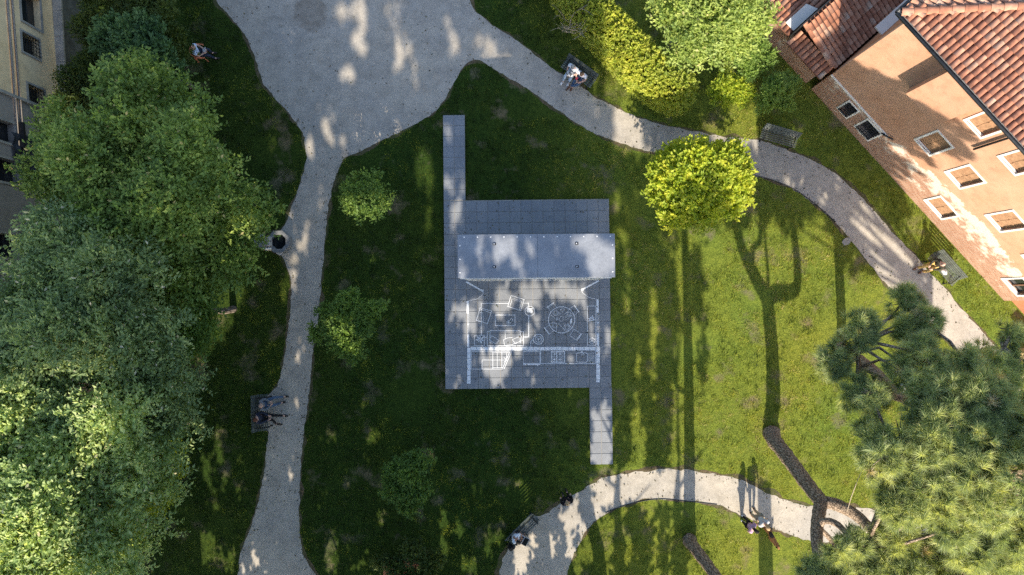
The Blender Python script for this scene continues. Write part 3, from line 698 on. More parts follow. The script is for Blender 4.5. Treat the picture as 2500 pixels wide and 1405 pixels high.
# projecting chimney breast under the eaves
ch = MB(); a, b = 2.12, 3.72
ch.add([(a, -.02, 5.28), (b, -.02, 5.28), (b, -.02, EZ - .12), (a, -.02, EZ - .12), (a, -.55, 5.75), (b, -.55, 5.75), (b, -.55, EZ - .12), (a, -.55, EZ - .12)], [(0, 1, 5, 4), (4, 5, 6, 7), (0, 4, 7, 3), (1, 2, 6, 5), (3, 7, 6, 2)])
ch.build("chimney_breast", M["orange_plaster"], bld)
MB().box(0.0, 3.6, -.035, -.002, 1.95, 2.06).build("string_course", M["stone_trim"], bld)
pp = MB().tube([(5.32, -.38, EZ - .15), (5.32, -.20, EZ - .42), (5.32, -.08, EZ - .62), (5.32, -.08, 5.75)], .045, 8)
pp.build("downpipe", M["gutter_metal"], bld, True)
MB().tube([(3.3, -.05, 1.9), (3.45, -.10, 2.1), (3.75, -.08, 2.28)], .035, 7).build("cable", M["gutter_metal"], bld, True)
# hip roof
OV = .42; PIT = .36; RL = UEND + OV; RDEP = 9.4
apex = [(-OV, -OV, EZ), (RL, -OV, EZ), (RL, RDEP, EZ), (-OV, RDEP, EZ)]
hh = (RDEP + OV) / 2
apex += [(-OV + hh, -OV + hh, EZ + hh * PIT), (RL - hh, -OV + hh, EZ + hh * PIT)]
rm = MB().add(apex + [(x, y, z - .12) for x, y, z in apex[:4]], [(0, 1, 5, 4), (1, 2, 5), (2, 3, 4, 5), (3, 0, 4), (0, 6, 7, 1), (1, 7, 8, 2), (2, 8, 9, 3), (3, 9, 6, 0), (6, 9, 8, 7)])
roof = rm.build("roof", M["terracotta_dark"], bld)
def barrel(r0, r1, L, n=6, th=.012):
    V = []; F = []
    for s_, (y_, r) in enumerate(((0, r0), (L, r1))):
        for k_ in range(n + 1):
            a_ = math.pi * k_ / n; V.append((r * math.cos(a_), y_, r * math.sin(a_) * .75))
        for k_ in range(n + 1):
            a_ = math.pi * k_ / n; V.append(((r - th) * math.cos(a_), y_, (r - th) * math.sin(a_) * .75))
    q = n + 1
    for k_ in range(n):
        F.append((k_, k_ + 1, 2 * q + k_ + 1, 2 * q + k_)); F.append((q + k_ + 1, q + k_, 0 + k_, k_ + 1))
    return V, F
bv, bf = barrel(.105, .085, .36)
tile_mesh = mesh_pd("roof_tile", bv, bf, True); tile_mesh.materials.append(M["terracotta"])
ridge_mesh = mesh_pd("ridge_tile", [(x * 1.35, y * 1.1, z * 1.35) for x, y, z in bv], bf, True); ridge_mesh.materials.append(M["terracotta"])
def tile_field(parent, stuff_parent, slots, limit, stuffname):
    """slots: list of (matrix, priority); the first `limit` become objects, the others one joined part"""
    slots.sort(key=lambda s_: s_[1]); rest = MB()
    for i_, (mx, pr) in enumerate(slots):
        if i_ < limit:
            o = link("roof_tile", tile_mesh, None, parent); o.matrix_local = mx
        else: rest.add([mx @ Vector(v) for v in bv], bf)
    if rest.V:
        o = rest.build(stuffname, M["terracotta"], stuff_parent, True); tag(o, kind="stuff")
def slope_mx(origin, along, pitchdir, pitch):
    """tile lies with its length pointing up the slope"""
    up = Vector((pitchdir[0], pitchdir[1], pitch)).normalized(); ax = Vector((along[0], along[1], 0)).normalized()
    nz = ax.cross(up)
    mx = Matrix((ax, up, nz)).transposed().to_4x4(); mx.translation = Vector(origin); return mx
slots = []; RP = .215; TLEN = .31
for i in range(int((RL + OV) / RP)):
    u = -OV + .11 + i * RP
    for j in range(22):
        s_ = j * TLEN * .94
        if s_ > u + OV - .02 or s_ > hh - .3 or u > 8.6 or s_ > 4.6: continue
        jz = random.uniform(-.006, .006)
        mx = slope_mx((u + random.uniform(-.008, .008), -OV - .03 + s_, EZ + s_ * PIT + .03 + .012 + jz), (1, 0), (0, 1), PIT)
        wx = C0 + U0 * u - N0 * s_
        slots.append((mx, abs(wx[0]) + abs(wx[1]) * .6))
tile_field(roof, roof, slots, 300, "roof_tiling")
slots = []
for i in range(24):
    v = -OV + .11 + i * RP
    for j in range(16):
        s_ = j * TLEN * .94
        if s_ > v + OV - .02: continue
        slots.append((slope_mx((-OV - .03 + s_, v, EZ + s_ * PIT + .042), (0, -1), (1, 0), PIT), 0))
tile_field(roof, roof, slots, 0, "roof_tiling_side")
for i in range(16):
    d = i * .36; mx = slope_mx((-OV + d * .707, -OV + d * .707, EZ + d * .707 * PIT + .07), (.707, -.707), (.707, .707), PIT / 1.414)
    o = link("ridge_tile", ridge_mesh, None, roof); o.matrix_local = mx
gt = MB().tube([(-OV - .08, -OV - .09, EZ - .02), (RL, -OV - .09, EZ - .02)], .065, 8)
gt.build("gutter", M["gutter_metal"], bld, True)
MB().box(-OV - .05, RL, -OV - .015, -OV + .02, EZ - .14, EZ + .012).build("fascia", M["lead_grey"], bld)
MB().tube([(-OV - .09, -OV - .08, EZ - .02), (-OV - .09, RDEP, EZ - .02)], .065, 8).build("gutter", M["gutter_metal"], bld, True)
# white canopy on the north side wall
MB().box(-.42, -.02, 1.0, 2.9, 4.6, 4.68).build("canopy", M["cream_panel"], bld)

# ------------------------------------------------------------------ low tiled outbuilding beside it
ax = thing("outbuilding", "low outbuilding with old terracotta tile roof and peeling brick wall", "outbuilding", (C0[0], C0[1], 0), RB)
MB().box(-9.5, -.35, -.0, .35, 0, 1.95).build("wall", M["orange_plaster"], ax)
MB().box(-.75, -.35, .351, 6, 0, 2.1).build("side_wall", M["dark_orange_plaster"], ax)
MB().box(-9.5, -.75, .351, 6, 0, 1.7).build("inner_block", M["dark_wood"], ax)
def quad(name, pts, mat, par): return link(name, mesh_pd(name, pts, [(0, 1, 2, 3)]), mat, par)
ra = MB().add([(-2.35, .1, 2.95), (-.2, .1, 2.25), (-.2, 7, 2.25), (-2.35, 7, 2.95), (-2.35, .1, 2.8), (-.2, .1, 2.1), (-.2, 7, 2.1), (-2.35, 7, 2.8)], [(0, 1, 2, 3), (4, 7, 6, 5), (0, 4, 5, 1), (1, 5, 6, 2)]).build("roof", M["terracotta_dark"], ax)
slots = []; pt = .70 / 2.15
for i in range(20):
    v = .2 + i * .215
    for j in range(7):
        s_ = j * .30
        slots.append((slope_mx((-.12 - s_, v, 2.25 + s_ * pt + .045), (0, 1), (-1, 0), pt), v + j * .01))
tile_field(ra, ra, slots, 140, "roof_tiling")
rb = MB().add([(-9.6, -.22, 1.98), (-2.42, -.22, 1.98), (-2.42, 6, 3.2), (-9.6, 6, 3.2), (-9.6, -.22, 1.88), (-2.42, -.22, 1.88), (-2.42, 6, 3.1), (-9.6, 6, 3.1)], [(0, 1, 2, 3), (4, 7, 6, 5), (0, 4, 5, 1)]).build("roof", M["terracotta_dark"], ax)
slots = []; pt = 1.22 / 6.22
for i in range(30):
    u = -2.55 - i * .215
    for j in range(12):
        s_ = j * .30
        slots.append((slope_mx((u, -.26 + s_, 1.98 + s_ * pt + .045), (1, 0), (0, 1), pt), i + j * .5))
tile_field(rb, rb, slots, 140, "roof_tiling")
MB().box(-2.41, -2.36, -.25, 7, 2.0, 3.12).build("ridge_flashing", M["gutter_metal"], ax)
m = MB().add([(-2.95, -.05, 2.22), (-2.47, -.05, 2.22), (-2.47, 1.2, 2.46), (-2.95, 1.0, 2.43), (-2.95, -.05, 2.19), (-2.47, -.05, 2.19), (-2.47, 1.2, 2.43), (-2.95, 1.0, 2.40)], [(0, 1, 2, 3), (4, 7, 6, 5), (0, 4, 5, 1), (1, 5, 6, 2), (2, 6, 7, 3), (3, 7, 4, 0)])
m.build("roof_sheet", M["cream_panel"], ax)
rc = MB().add([(-2.3, -.48, 1.98), (-.2, -.48, 1.98), (-.2, .12, 2.28), (-2.3, .12, 2.28), (-2.3, -.48, 1.9), (-.2, -.48, 1.9), (-.2, .12, 2.2), (-2.3, .12, 2.2)], [(0, 1, 2, 3), (4, 7, 6, 5), (0, 4, 5, 1), (1, 5, 6, 2), (3, 7, 4, 0)]).build("roof", M["terracotta_dark"], ax)
slots = [(slope_mx((-2.2 + i * .215, -.5 + j * .3, 2.02 + j * .15), (1, 0), (0, 1), .5), i) for i in range(10) for j in range(2)]
tile_field(rc, rc, slots, 40, "roof_tiling")
for i in range(6):
    mx = slope_mx((-.25 - i * .36, .12, 2.33 + i * .10), (0, 1), (-1, 0), .3); o = link("ridge_tile", ridge_mesh, None, rc); o.matrix_local = mx
# far end: lower orange extension and ochre wall
ex2 = thing("house_extension", "dark orange low wall with small barred window at the far right edge", "extension", (C0[0], C0[1], 0), RB)
wallxz("w", UEND + .01, UEND + 6, 0, 3.0, .25, .6, [(UEND + .9, UEND + 1.5, .9, 1.35)], None).build("wall", M["dark_orange_plaster"], ex2)
MB().box(UEND + .9, UEND + 1.5, .5, .53, .9, 1.35).build("pane", M["glass_dark"], ex2)
MB().box(UEND, UEND + 6, .15, .7, 3.0, 3.1).build("coping", M["terracotta_dark"], ex2)
yw = thing("ochre_wall", "low ochre yellow wall with pale coping behind the pine branches", "wall", P(2500, 880), RB)
MB().box(-.6, 4, -.1, .2, 0, 1.0).build("wall_face", M["ochre_plaster"], yw); MB().box(-.65, 4, -.16, .26, 1.0, 1.08).build("coping", M["concrete"], yw)

# ------------------------------------------------------------------ yellow building (left)
lw0, lw1 = P(185, 0), P(205, 263)
LD = lw1 - lw0; LD /= np.linalg.norm(LD); LN = np.array([-LD[1], LD[0], 0.0])
if LN[0] < 0: LN = -LN
RL_ = math.atan2(LN[1], LN[0])                     # local +x outwards, +y "north"
lh = thing("yellow_house", "tall yellow plastered building with barred windows above old peeling brick", "building", (lw0[0], lw0[1], 0), RL_)
def PL(px, py, off=0.0):
    d = ray(px, py); o = np.array([0, 0, CAMH]); t = ((lw0 + LN * off - o) @ LN) / (d @ LN); p = o + d * t
    return float((p - lw0) @ -LD), float(p[2])      # (local y, z)
def wallyz(y0, y1, z0, z1, holes):
    m = wallxz("w", y0, y1, z0, z1, -.4, 0, holes, None)
    m.V = [(v[1], v[0], v[2]) for v in m.V]; m.F = [f[::-1] for f in m.F]; return m
def rect_of(pts):
    q = [PL(*p) for p in pts]; ys = [a[0] for a in q]; zs = [a[1] for a in q]
    return (min(ys), max(ys), min(zs), max(zs))
ysplit = PL(120, 268)[0]
LW = [rect_of([(50, 80), (94, 101), (99, 146), (54, 122)]), rect_of([(68, 210), (106, 226), (109, 263), (70, 242)])]
big = rect_of([(40, 15), (105, 60)]); big = (big[0], big[0] + 1.6, big[2], big[3])
def inset(r, a): return (r[0] + a, r[1] - a, r[2] + a, r[3] - a)
def fixr(r, w, h): cy, cz = (r[0] + r[1]) / 2, (r[2] + r[3]) / 2; return (cy - w / 2, cy + w / 2, cz - h / 2, cz + h / 2)
LW = [fixr(LW[0], .80, 1.0), fixr(LW[1], .78, .95)]
def fr2(y0, y1, z0, z1): return (y0, y1, z0, z1)
upper = [fixr(rect_of([(75, 5), (75, 45)]), 1.3, 1.15), fixr(rect_of([(0, 190), (4, 215)]), .5, .8)]
wallyz(ysplit, 14, 0, 9, LW + upper[:1]).build("wall", M["yellow_plaster"], lh)
lowh = [fixr(rect_of([(8, 410), (30, 425)]), .9, 1.2), fixr(rect_of([(6, 300), (10, 340)]), .8, 1.2), fixr(rect_of([(6, 590), (20, 610)]), .9, 1.3)]
wallyz(-26, ysplit - .01, 0, 9, lowh).build("lower_wall", M["old_plaster"], lh)
MB().box(.001, .10, ysplit - .12, ysplit + .0, 0, 9).build("string_course", M["concrete"], lh)
for r in LW + upper[:1] + lowh:
    y0, y1, z0, z1 = r; f = MB(); t = .09
    for q in ((y0 - t, y1 + t, z0 - t, z0), (y0 - t, y1 + t, z1, z1 + t), (y0 - t, y0, z0, z1), (y1, y1 + t, z0, z1)): f.box(.001, .04, q[0], q[1], q[2], q[3])
    w = f.build("window_frame", M["concrete"], lh)
    MB().box(-.30, -.27, y0, y1, z0, z1).build("pane", M["glass_dark"], w)
    if r in LW:
        g = MB()
        for z in np.linspace(z0 + .08, z1 - .08, 6): g.tube([(.05, y0, z), (.05, y1, z)], .012, 5)
        for y in np.linspace(y0 + .08, y1 - .08, 5): g.tube([(.065, y, z0), (.065, y, z1)], .012, 5)
        g.build("window_grille", M["black_iron"], w)
    elif r in lowh:
        MB().box(.05, .28, y0 - .1, y1 + .1, z0 - .22, z0 - .10).build("flower_box", M["black_iron"], w)
for zz in (PL(22, 100)[1], PL(34, 100)[1]):
    MB().tube([(.06, ysplit - 3, zz), (.06, 14, zz + .05)], .045, 6).build("pipe", M["old_plaster"], lh, True)
# dark netting hung on the lower wall
r = rect_of([(28, 325), (80, 340), (30, 410), (70, 400)])
n_ = 14; V = []; F = []
for i in range(n_ + 1):
    for j in range(n_ + 1):
        y = r[0] + (r[1] - r[0]) * i / n_; z = r[2] + (r[3] - r[2]) * j / n_
        V.append((.10 + .05 * math.sin(i * 1.3 + j * .4) + .03 * math.sin(j * 1.9), y, z))
for i in range(n_):
    for j in range(n_): a = i * (n_ + 1) + j; F.append((a, a + n_ + 1, a + n_ + 2, a + 1))
o = link("hanging_net", mesh_pd("hanging_net", V, F, True), M["net_cloth"]); o.location = lh.location; o.rotation_euler = lh.rotation_euler
o.modifiers.new("solid", 'SOLIDIFY').thickness = .01
tag(o, "dark sheet of netting hung on the old wall beside the trees", "netting")
# garden wall in front of it
gw0, gw1 = P(200, -60), P(222, 300); gl = np.linalg.norm((gw1 - gw0)[:2])
gw = thing("garden_wall", "mossy grey garden wall with pale concrete coping by the yellow building", "wall", (gw0[0], gw0[1], 0), math.atan2(gw1[1] - gw0[1], gw1[0] - gw0[0]))
MB().box(-1, gl, -.2, 0, 0, 1.62).build("wall_face", M["mossy_concrete"], gw)
for i in range(7): MB().box(-1 + i * 1.12, .11 + i * 1.12, -.32, .06, 1.62, 1.72 + .004 * i).build("coping_slab", M["concrete"], gw, bevel=.01)
grass()
# ------------------------------------------------------------------ foliage
def unit(v): return v / (np.linalg.norm(v, axis=-1, keepdims=True) + 1e-9)
def leaf_cards(pos, axis, nrm, size, aspect=.5, fold=.18, tint=None):
    n = len(pos); a = unit(axis); w = unit(np.cross(a, nrm)); u = np.cross(w, a)
    s = size[:, None]
    b = pos; t = pos + a * s; m = pos + a * s * .45
    l = m + w * s * aspect / 2 + u * s * fold; r = m - w * s * aspect / 2 + u * s * fold
    V = np.stack([b, l, t, r], 1).reshape(-1, 3); i = np.arange(n)[:, None] * 4
    F = np.concatenate([i + [0, 2, 1], i + [0, 3, 2]], 1).reshape(-1, 3)
    return V, F, np.repeat(tint, 4)
def sample_lobes(lobes, n, lowcut=-.35, inner=.25):
    L = np.array(lobes, float); w = L[:, 3] ** 2; idx = rng.choice(len(L), n, p=w / w.sum())
    d = unit(rng.normal(size=(n, 3))); d[:, 2] = np.where(d[:, 2] < lowcut, -d[:, 2], d[:, 2])
    f = np.where(rng.random(n) < inner, rng.uniform(.35, .8, n), rng.uniform(.8, 1.04, n))
    sc = np.c_[np.ones(n), np.ones(n), L[idx, 4] if L.shape[1] > 4 else np.ones(n) * .8]
    p = L[idx, :3] + d * sc * (L[idx, 3] * f)[:, None]
    keep = np.ones(n, bool)
    for k in range(len(L)):
        q = (p - L[k, :3]) / (L[k, 3] * np.array([1, 1, L[k, 4] if L.shape[1] > 4 else .8]))
        keep &= ~((np.linalg.norm(q, axis=1) < .55) & (idx != k) & (rng.random(n) < .85))
    return p[keep], d[keep]
def sub_lobes(lobes, k=9, fr=(.24, .42), core=.52):
    out = []
    for L in lobes:
        x, y, z, r = L[:4]; q = L[4] if len(L) > 4 else .8
        for i in range(k):
            d = rng.normal(size=3); d /= np.linalg.norm(d)
            if d[2] < -.3: d[2] = -d[2]
            rr = r * rng.uniform(*fr); out.append((x + d[0] * r * .72, y + d[1] * r * .72, z + d[2] * r * q * .72, rr, .8))
        out.append((x, y, z, r * core, q))
    return out
def foliage(lobes, nspray, m, L, size, aspect=.5, updir=.25, inner=.25, lowcut=-.35, tmean=.45, tspread=.22, droop=0.0, nb_=(0, -.25, 1.0), nj=.45):
    c, d = sample_lobes(lobes, nspray, lowcut, inner); n = len(c)
    dr = unit(d * .8 + rng.normal(size=(n, 3)) * .45 + np.array([0, 0, updir]))
    side = unit(np.cross(dr, np.array([0, 0, 1.0]) + rng.normal(size=(n, 3)) * .2))
    t = np.tile(np.linspace(.1, 1, m), (n, 1)) + rng.uniform(-.05, .05, (n, m))
    sg = np.tile(np.where(np.arange(m) % 2 == 0, 1.0, -1.0), (n, 1))
    pos = c[:, None] + dr[:, None] * (t * L)[..., None] + rng.normal(size=(n, m, 3)) * L * .05
    pos[..., 2] -= droop * t ** 2
    ax_ = dr[:, None] * .7 + side[:, None] * (sg * rng.uniform(.5, 1.1, (n, m)))[..., None] + rng.normal(size=(n, m, 3)) * .28
    nr = np.array(nb_) + .35 * dr[:, None] + rng.normal(size=(n, m, 3)) * nj
    sz = size * rng.uniform(.65, 1.25, n * m)
    st = np.clip(rng.normal(tmean, tspread * .7, (n, 1)) + rng.normal(0, tspread * .6, (n, m)), 0, .9)
    st = np.where(rng.random((n, m)) < .012, 1.0, st)
    return leaf_cards(pos.reshape(-1, 3), ax_.reshape(-1, 3), nr.reshape(-1, 3), sz, aspect, .16, st.ravel())
def limbs(base, target, lobes, r0, nb, seed=1, wob=.12):
    m = MB(); base = np.array(base, float); target = np.array(target, float); R = random.Random(seed)
    mid = [(base + (target - base) * t + np.array([R.uniform(-.15, .15), R.uniform(-.15, .15), 0]) * (t > 0) * (t < 1)) for t in np.linspace(0, 1, 6)]
    m.tube([base - [0, 0, .03]] + mid, [r0 * 1.5] + [r0 * (1.15 - .6 * t) for t in np.linspace(0, 1, 6)], 9, wob=wob)
    ls = list(lobes); R.shuffle(ls)
    for l in ls[:nb]:
        e = np.array(l[:3], float); s = base + (target - base) * R.uniform(.55, .95)
        k = [s, s + (e - s) * .4 + np.array([R.uniform(-.2, .2), R.uniform(-.2, .2), .1]), s + (e - s) * .75 + np.array([R.uniform(-.15, .15), R.uniform(-.15, .15), .05]), e]
        m.tube(k, [r0 * .42, r0 * .3, r0 * .19, r0 * .07], 6, wob=wob)
    return m
def tree(name, label, cat, lobes_px, mat, nspray, m, L, size, base=None, r0=.14, nb=9, sub=9, group=None, bark="bark", frs=(.24, .42), core=.52, **kw):
    lobes = [(*P(x, y, z)[:2], z, r, q[0] if q else .8) for x, y, z, r, *q in lobes_px]
    ctr = np.mean([l[:3] for l in lobes], 0)
    bs = P(*base) if base else np.array([ctr[0], ctr[1], 0])
    t = thing(name, label, cat, (bs[0], bs[1], 0), 0, group)
    sl_ = sub_lobes(lobes, sub, frs, core) if sub else lobes
    tr = limbs(bs, ctr - [0, 0, .2], sl_, r0, nb, seed=int(abs(ctr[0] * 97)) + 3)
    tr.V = [(v[0] - bs[0], v[1] - bs[1], v[2]) for v in tr.V]
    tr.build("trunk", M[bark], t, True)
    V, F, tn = foliage(sl_, nspray, m, L, size, **kw); V = V - [bs[0], bs[1], 0]
    link("crown", mesh_np("crown", V, F, False, tn), M[mat], t)
    return t

litter()
# left-hand trees
tree("leafy_tree", "broad olive green tree overhanging the left path beside the fountain", "tree",
     [(350, 300, 7, 1.9), (250, 420, 7.2, 2.2), (430, 420, 7.5, 2.2), (340, 540, 7.2, 2.2), (510, 480, 6, 1.7), (550, 590, 5.2, 1.5), (185, 360, 6.4, 1.4), (150, 450, 6, 1.2), (625, 545, 4.6, 1.0), (590, 640, 4.6, .8), (440, 640, 6.2, 1.6), (385, 220, 6, 1.0), (470, 300, 6, 1.0)],
     "leaf_olive", 6200, 11, .62, .16, base=(470, 600), r0=.26, nb=16, sub=7, frs=(.22, .36), core=.40, tmean=.42)
tree("leafy_tree", "bright green lower tree peeping out between the two big left trees", "tree",
     [(470, 730, 4.8, 1.3), (430, 820, 4.6, 1.4), (490, 790, 4.4, 1.0), (400, 700, 5, 1.2)], "leaf_green", 1700, 10, .55, .15, r0=.14, tmean=.4)
tree("leafy_tree", "grey green tree with narrow leaves at the middle of the left edge", "tree",
     [(165, 650, 8.6, 1.6), (100, 740, 8.8, 1.6), (250, 720, 8.8, 1.9), (330, 800, 8.4, 1.6), (170, 850, 9, 2.3), (60, 890, 9, 1.7), (340, 920, 8, 1.6), (420, 930, 7.4, 1.0), (475, 925, 7, .45), (430, 1010, 7.4, .9)],
     "leaf_bluegreen", 6000, 12, .62, .15, base=(330, 860), r0=.24, nb=16, sub=7, frs=(.22, .36), core=.40, aspect=.42, tmean=.38, tspread=.26)
tree("leafy_tree", "sunlit pale green tree filling the lower left corner", "tree",
     [(90, 1010, 9, 2.0), (240, 1060, 9, 2.0), (110, 1180, 9.5, 2.5), (290, 1160, 8.8, 1.7), (230, 1310, 9, 2.0), (60, 1340, 9.6, 2.2), (330, 1300, 8, 1.1), (400, 1100, 7.6, .9), (400, 1190, 7.2, .8)],
     "leaf_light", 6500, 12, .60, .155, base=(380, 1160), r0=.26, nb=16, sub=7, frs=(.22, .36), core=.40, aspect=.48, tmean=.55, tspread=.24, nb_=(0, -.6, .9), nj=.35)
tree("shrub", "small lime yellow shrub under the lower left tree at the lawn edge", "shrub", [(425, 1110, 1.8, .55), (440, 1145, 1.6, .4), (400, 1205, 1.8, .6), (385, 1235, 1.6, .4)], "leaf_lime", 500, 9, .28, .11, r0=.05, nb=5, sub=6)
tree("shrub", "dark yellowish green bush at the top left beside the garden wall", "shrub", [(250, 30, 2.6, 1.25), (330, 10, 2.8, 1.2), (400, 50, 2.6, 1.2), (330, 60, 2.6, 1.2), (420, 120, 2.2, .8), (230, 90, 2.4, .8), (260, -60, 2.6, 1.2), (400, -40, 2.6, 1.1)], "leaf_dark", 4200, 9, .30, .11, r0=.10, sub=8, tmean=.55)
tree("shrub", "blue green shrub with rosette leaves beside the seated man", "shrub", [(310, 100, 4.2, .95), (380, 130, 4.2, 1.0), (310, 160, 4.0, .85), (420, 180, 3.8, .75), (270, 90, 4.0, .6), (380, 85, 4.2, .7), (350, 200, 3.6, .8), (430, 240, 3.2, .6)], "leaf_shrub", 1700, 12, .34, .17, r0=.10, base=(470, 215), sub=8, updir=.6, aspect=.42, tmean=.45)
tree("shrub", "round dark green bush close to the yellow building corner", "shrub", [(215, 215, 3.2, 1.15), (250, 190, 3.2, .9), (190, 260, 3.0, .8), (270, 250, 3.0, .8)], "leaf_dark", 2300, 9, .30, .11, r0=.09, sub=8, tmean=.45)
# saplings on the middle lawn
tree("sapling", "small pale green sapling beside the path junction", "sapling", [(875, 470, 2.4, .55), (905, 455, 2.5, .55), (900, 505, 2.4, .55), (865, 500, 2.2, .45), (930, 485, 2.1, .35)], "leaf_green", 620, 9, .34, .12, r0=.05, nb=7, sub=6, tmean=.6)
tree("sapling", "spreading sapling with long branches reaching over the left path", "sapling", [(850, 760, 2.6, .50), (815, 790, 2.4, .45), (845, 830, 2.3, .55), (885, 800, 2.4, .35), (905, 765, 2.6, .30), (925, 745, 2.7, .22), (800, 760, 2.3, .3), (770, 815, 2.0, .22), (850, 735, 2.8, .35), (865, 860, 1.9, .35)], "leaf_green", 1000, 10, .32, .13, base=(885, 785), r0=.055, nb=14, sub=5, tmean=.4)
tree("sapling", "dark green sapling on the shaded lawn below the platform", "sapling", [(995, 1150, 2.4, .65), (975, 1190, 2.2, .55), (1015, 1200, 2.2, .55), (1025, 1125, 2.4, .4), (1000, 1235, 2.0, .4), (960, 1160, 2.1, .35)], "leaf_green", 1000, 9, .34, .13, base=(1008, 1180), r0=.05, nb=9, sub=6, tmean=.3)
tree("shrub", "dark leafy bush growing round a terracotta planter at the bottom edge", "shrub", [(960, 1370, 1.3, .4), (1010, 1345, 1.5, .42), (1040, 1385, 1.4, .5), (1065, 1360, 1.3, .35), (985, 1405, 1.4, .5), (1030, 1425, 1.4, .5), (925, 1372, 1.2, .25)], "leaf_dark", 900, 9, .3, .12, r0=.05, nb=8, sub=5)
pl_ = thing("planter_box", "terracotta orange planter box half hidden under the dark bush", "planter", P(985, 1390), .05)
MB().box(-.75, .85, -.45, .40, 0, .55).build("box", M["terracotta_pot"], pl_, bevel=.02); MB().box(-.80, .90, -.50, .45, .55, .62).build("rim", M["terracotta_pot"], pl_, bevel=.01)
# the lime tree
tree("leafy_tree", "sunlit lime green young tree between the platform and right path", "tree", [(1650, 440, 3.0, .85), (1720, 420, 3.3, .95), (1770, 470, 3.0, .8), (1700, 490, 3.0, .9), (1650, 500, 2.8, .75), (1760, 400, 3.0, .75), (1690, 390, 3.2, .75), (1785, 430, 2.8, .6), (1615, 425, 2.7, .5), (1785, 372, 2.8, .5), (1655, 525, 2.6, .5), (1715, 530, 2.6, .45), (1805, 475, 2.7, .45), (1640, 380, 2.7, .4), (1600, 470, 2.5, .3)],
     "leaf_lime", 2500, 11, .42, .16, r0=.10, nb=12, sub=8, tmean=.55, aspect=.55, nb_=(0, -.6, .9), nj=.3)
# upper right group
tree("leafy_tree", "tall light green tree behind the hedge near the outbuilding roof", "tree", [(1710, 15, 6.2, 1.15), (1780, 10, 6.4, 1.2), (1660, 50, 6.0, .85), (1710, 80, 6.0, .95), (1790, 70, 5.8, .85), (1835, 35, 5.2, .7), (1670, 125, 5.2, .55), (1745, 120, 5.4, .6), (1710, -60, 6.3, 1.2), (1640, 5, 5.8, .65)],
     "leaf_fresh", 2900, 10, .5, .15, base=(1640, 110), r0=.17, nb=12, sub=8, tmean=.6, nb_=(0, -.5, .9), nj=.35)
tree("shrub", "round green bush at the foot of the peeling wall", "shrub", [(1830, 130, 2.0, .7), (1855, 150, 1.8, .55), (1815, 170, 1.8, .5)], "leaf_green", 800, 9, .26, .10, r0=.05, sub=7, tmean=.6)
tree("shrub", "small yellow green bush beside the clipped hedge end", "shrub", [(1775, 215, 1.7, .65), (1805, 235, 1.5, .5), (1755, 240, 1.5, .5)], "leaf_lime", 750, 9, .26, .10, r0=.05, sub=7)
tree("shrub", "round olive bush between the empty bench and the brick wall", "shrub", [(1885, 220, 1.8, .65), (1905, 250, 1.5, .5), (1870, 250, 1.5, .45), (1915, 205, 1.6, .5)], "leaf_green", 900, 9, .26, .10, r0=.05, sub=7, tmean=.7)
# clipped hedge
hp = [P(x, y, 1.4) for x, y in [(1360, -90), (1400, -20), (1450, 40), (1500, 90), (1550, 140), (1595, 185), (1650, 222)]]
hpts = spline(hp, .35)
hl = [(p[0], p[1], zz, .86, 1.0) for p in hpts for zz in (.75, 1.5)]
hg = thing("hedge", "thick clipped hedge with sunlit yellow green top by the bench couple", "hedge", (hp[4][0], hp[4][1], 0))
V, F, tn = foliage(hl, 16000, 9, .12, .11, inner=.05, tmean=.6, lowcut=-.9, nb_=(0, -.7, .8), nj=.25); V = V - [hp[4][0], hp[4][1], 0]
link("foliage", mesh_np("foliage", V, F, False, tn), M["leaf_hedge"], hg)
for p in hpts[::3]:
    st = MB().tube([(p[0] - hp[4][0], p[1] - hp[4][1], -.02), (p[0] - hp[4][0] + .1, p[1] - hp[4][1], 1.5)], [.05, .02], 6)
    st.build("stem", M["bark"], hg)
# nearly bare shrub by the hedge
R = random.Random(5); bs = P(1400, 75)
br = thing("bare_shrub", "half bare twiggy shrub left of the hedge with few leaves", "shrub", bs)
tw = MB(); lp = []; ld = []
def grow_twig(p, d, L, r, lv):
    q = p.copy(); pts = [q.copy()]
    for i in range(4):
        d = d + np.array([R.uniform(-.35, .35), R.uniform(-.35, .35), R.uniform(-.15, .25)]); d /= np.linalg.norm(d); q = q + d * L / 4; pts.append(q.copy())
    tw.tube(pts, [r, r * .85, r * .7, r * .55, r * .4], 5)
    if lv == 0:
        for k in range(7): lp.append(pts[R.randint(1, 4)] + np.array([R.uniform(-.05, .05) for _ in range(3)])); ld.append(d + np.array([R.uniform(-.6, .6) for _ in range(3)]))
        return
    for k in range(4): grow_twig(pts[R.randint(2, 4)], d + np.array([R.uniform(-1, 1), R.uniform(-1, 1), R.uniform(-.1, .4)]), L * .66, r * .5, lv - 1)
for k in range(6):
    an = k * 1.05; grow_twig(np.array([0, 0, 0.0]), np.array([math.cos(an) * .7, math.sin(an) * .7, 1.0]), 1.55, .045, 2)
tw.build("branches", M["twig"], br)
V, F, tn = leaf_cards(np.array(lp), np.array(ld), rng.normal(size=(len(lp), 3)) + [0, 0, 1], np.full(len(lp), .10), .45, .1, rng.uniform(0, 1, len(lp)))
link("leaves", mesh_np("leaves", V, F, False, tn), M["leaf_dark"], br)

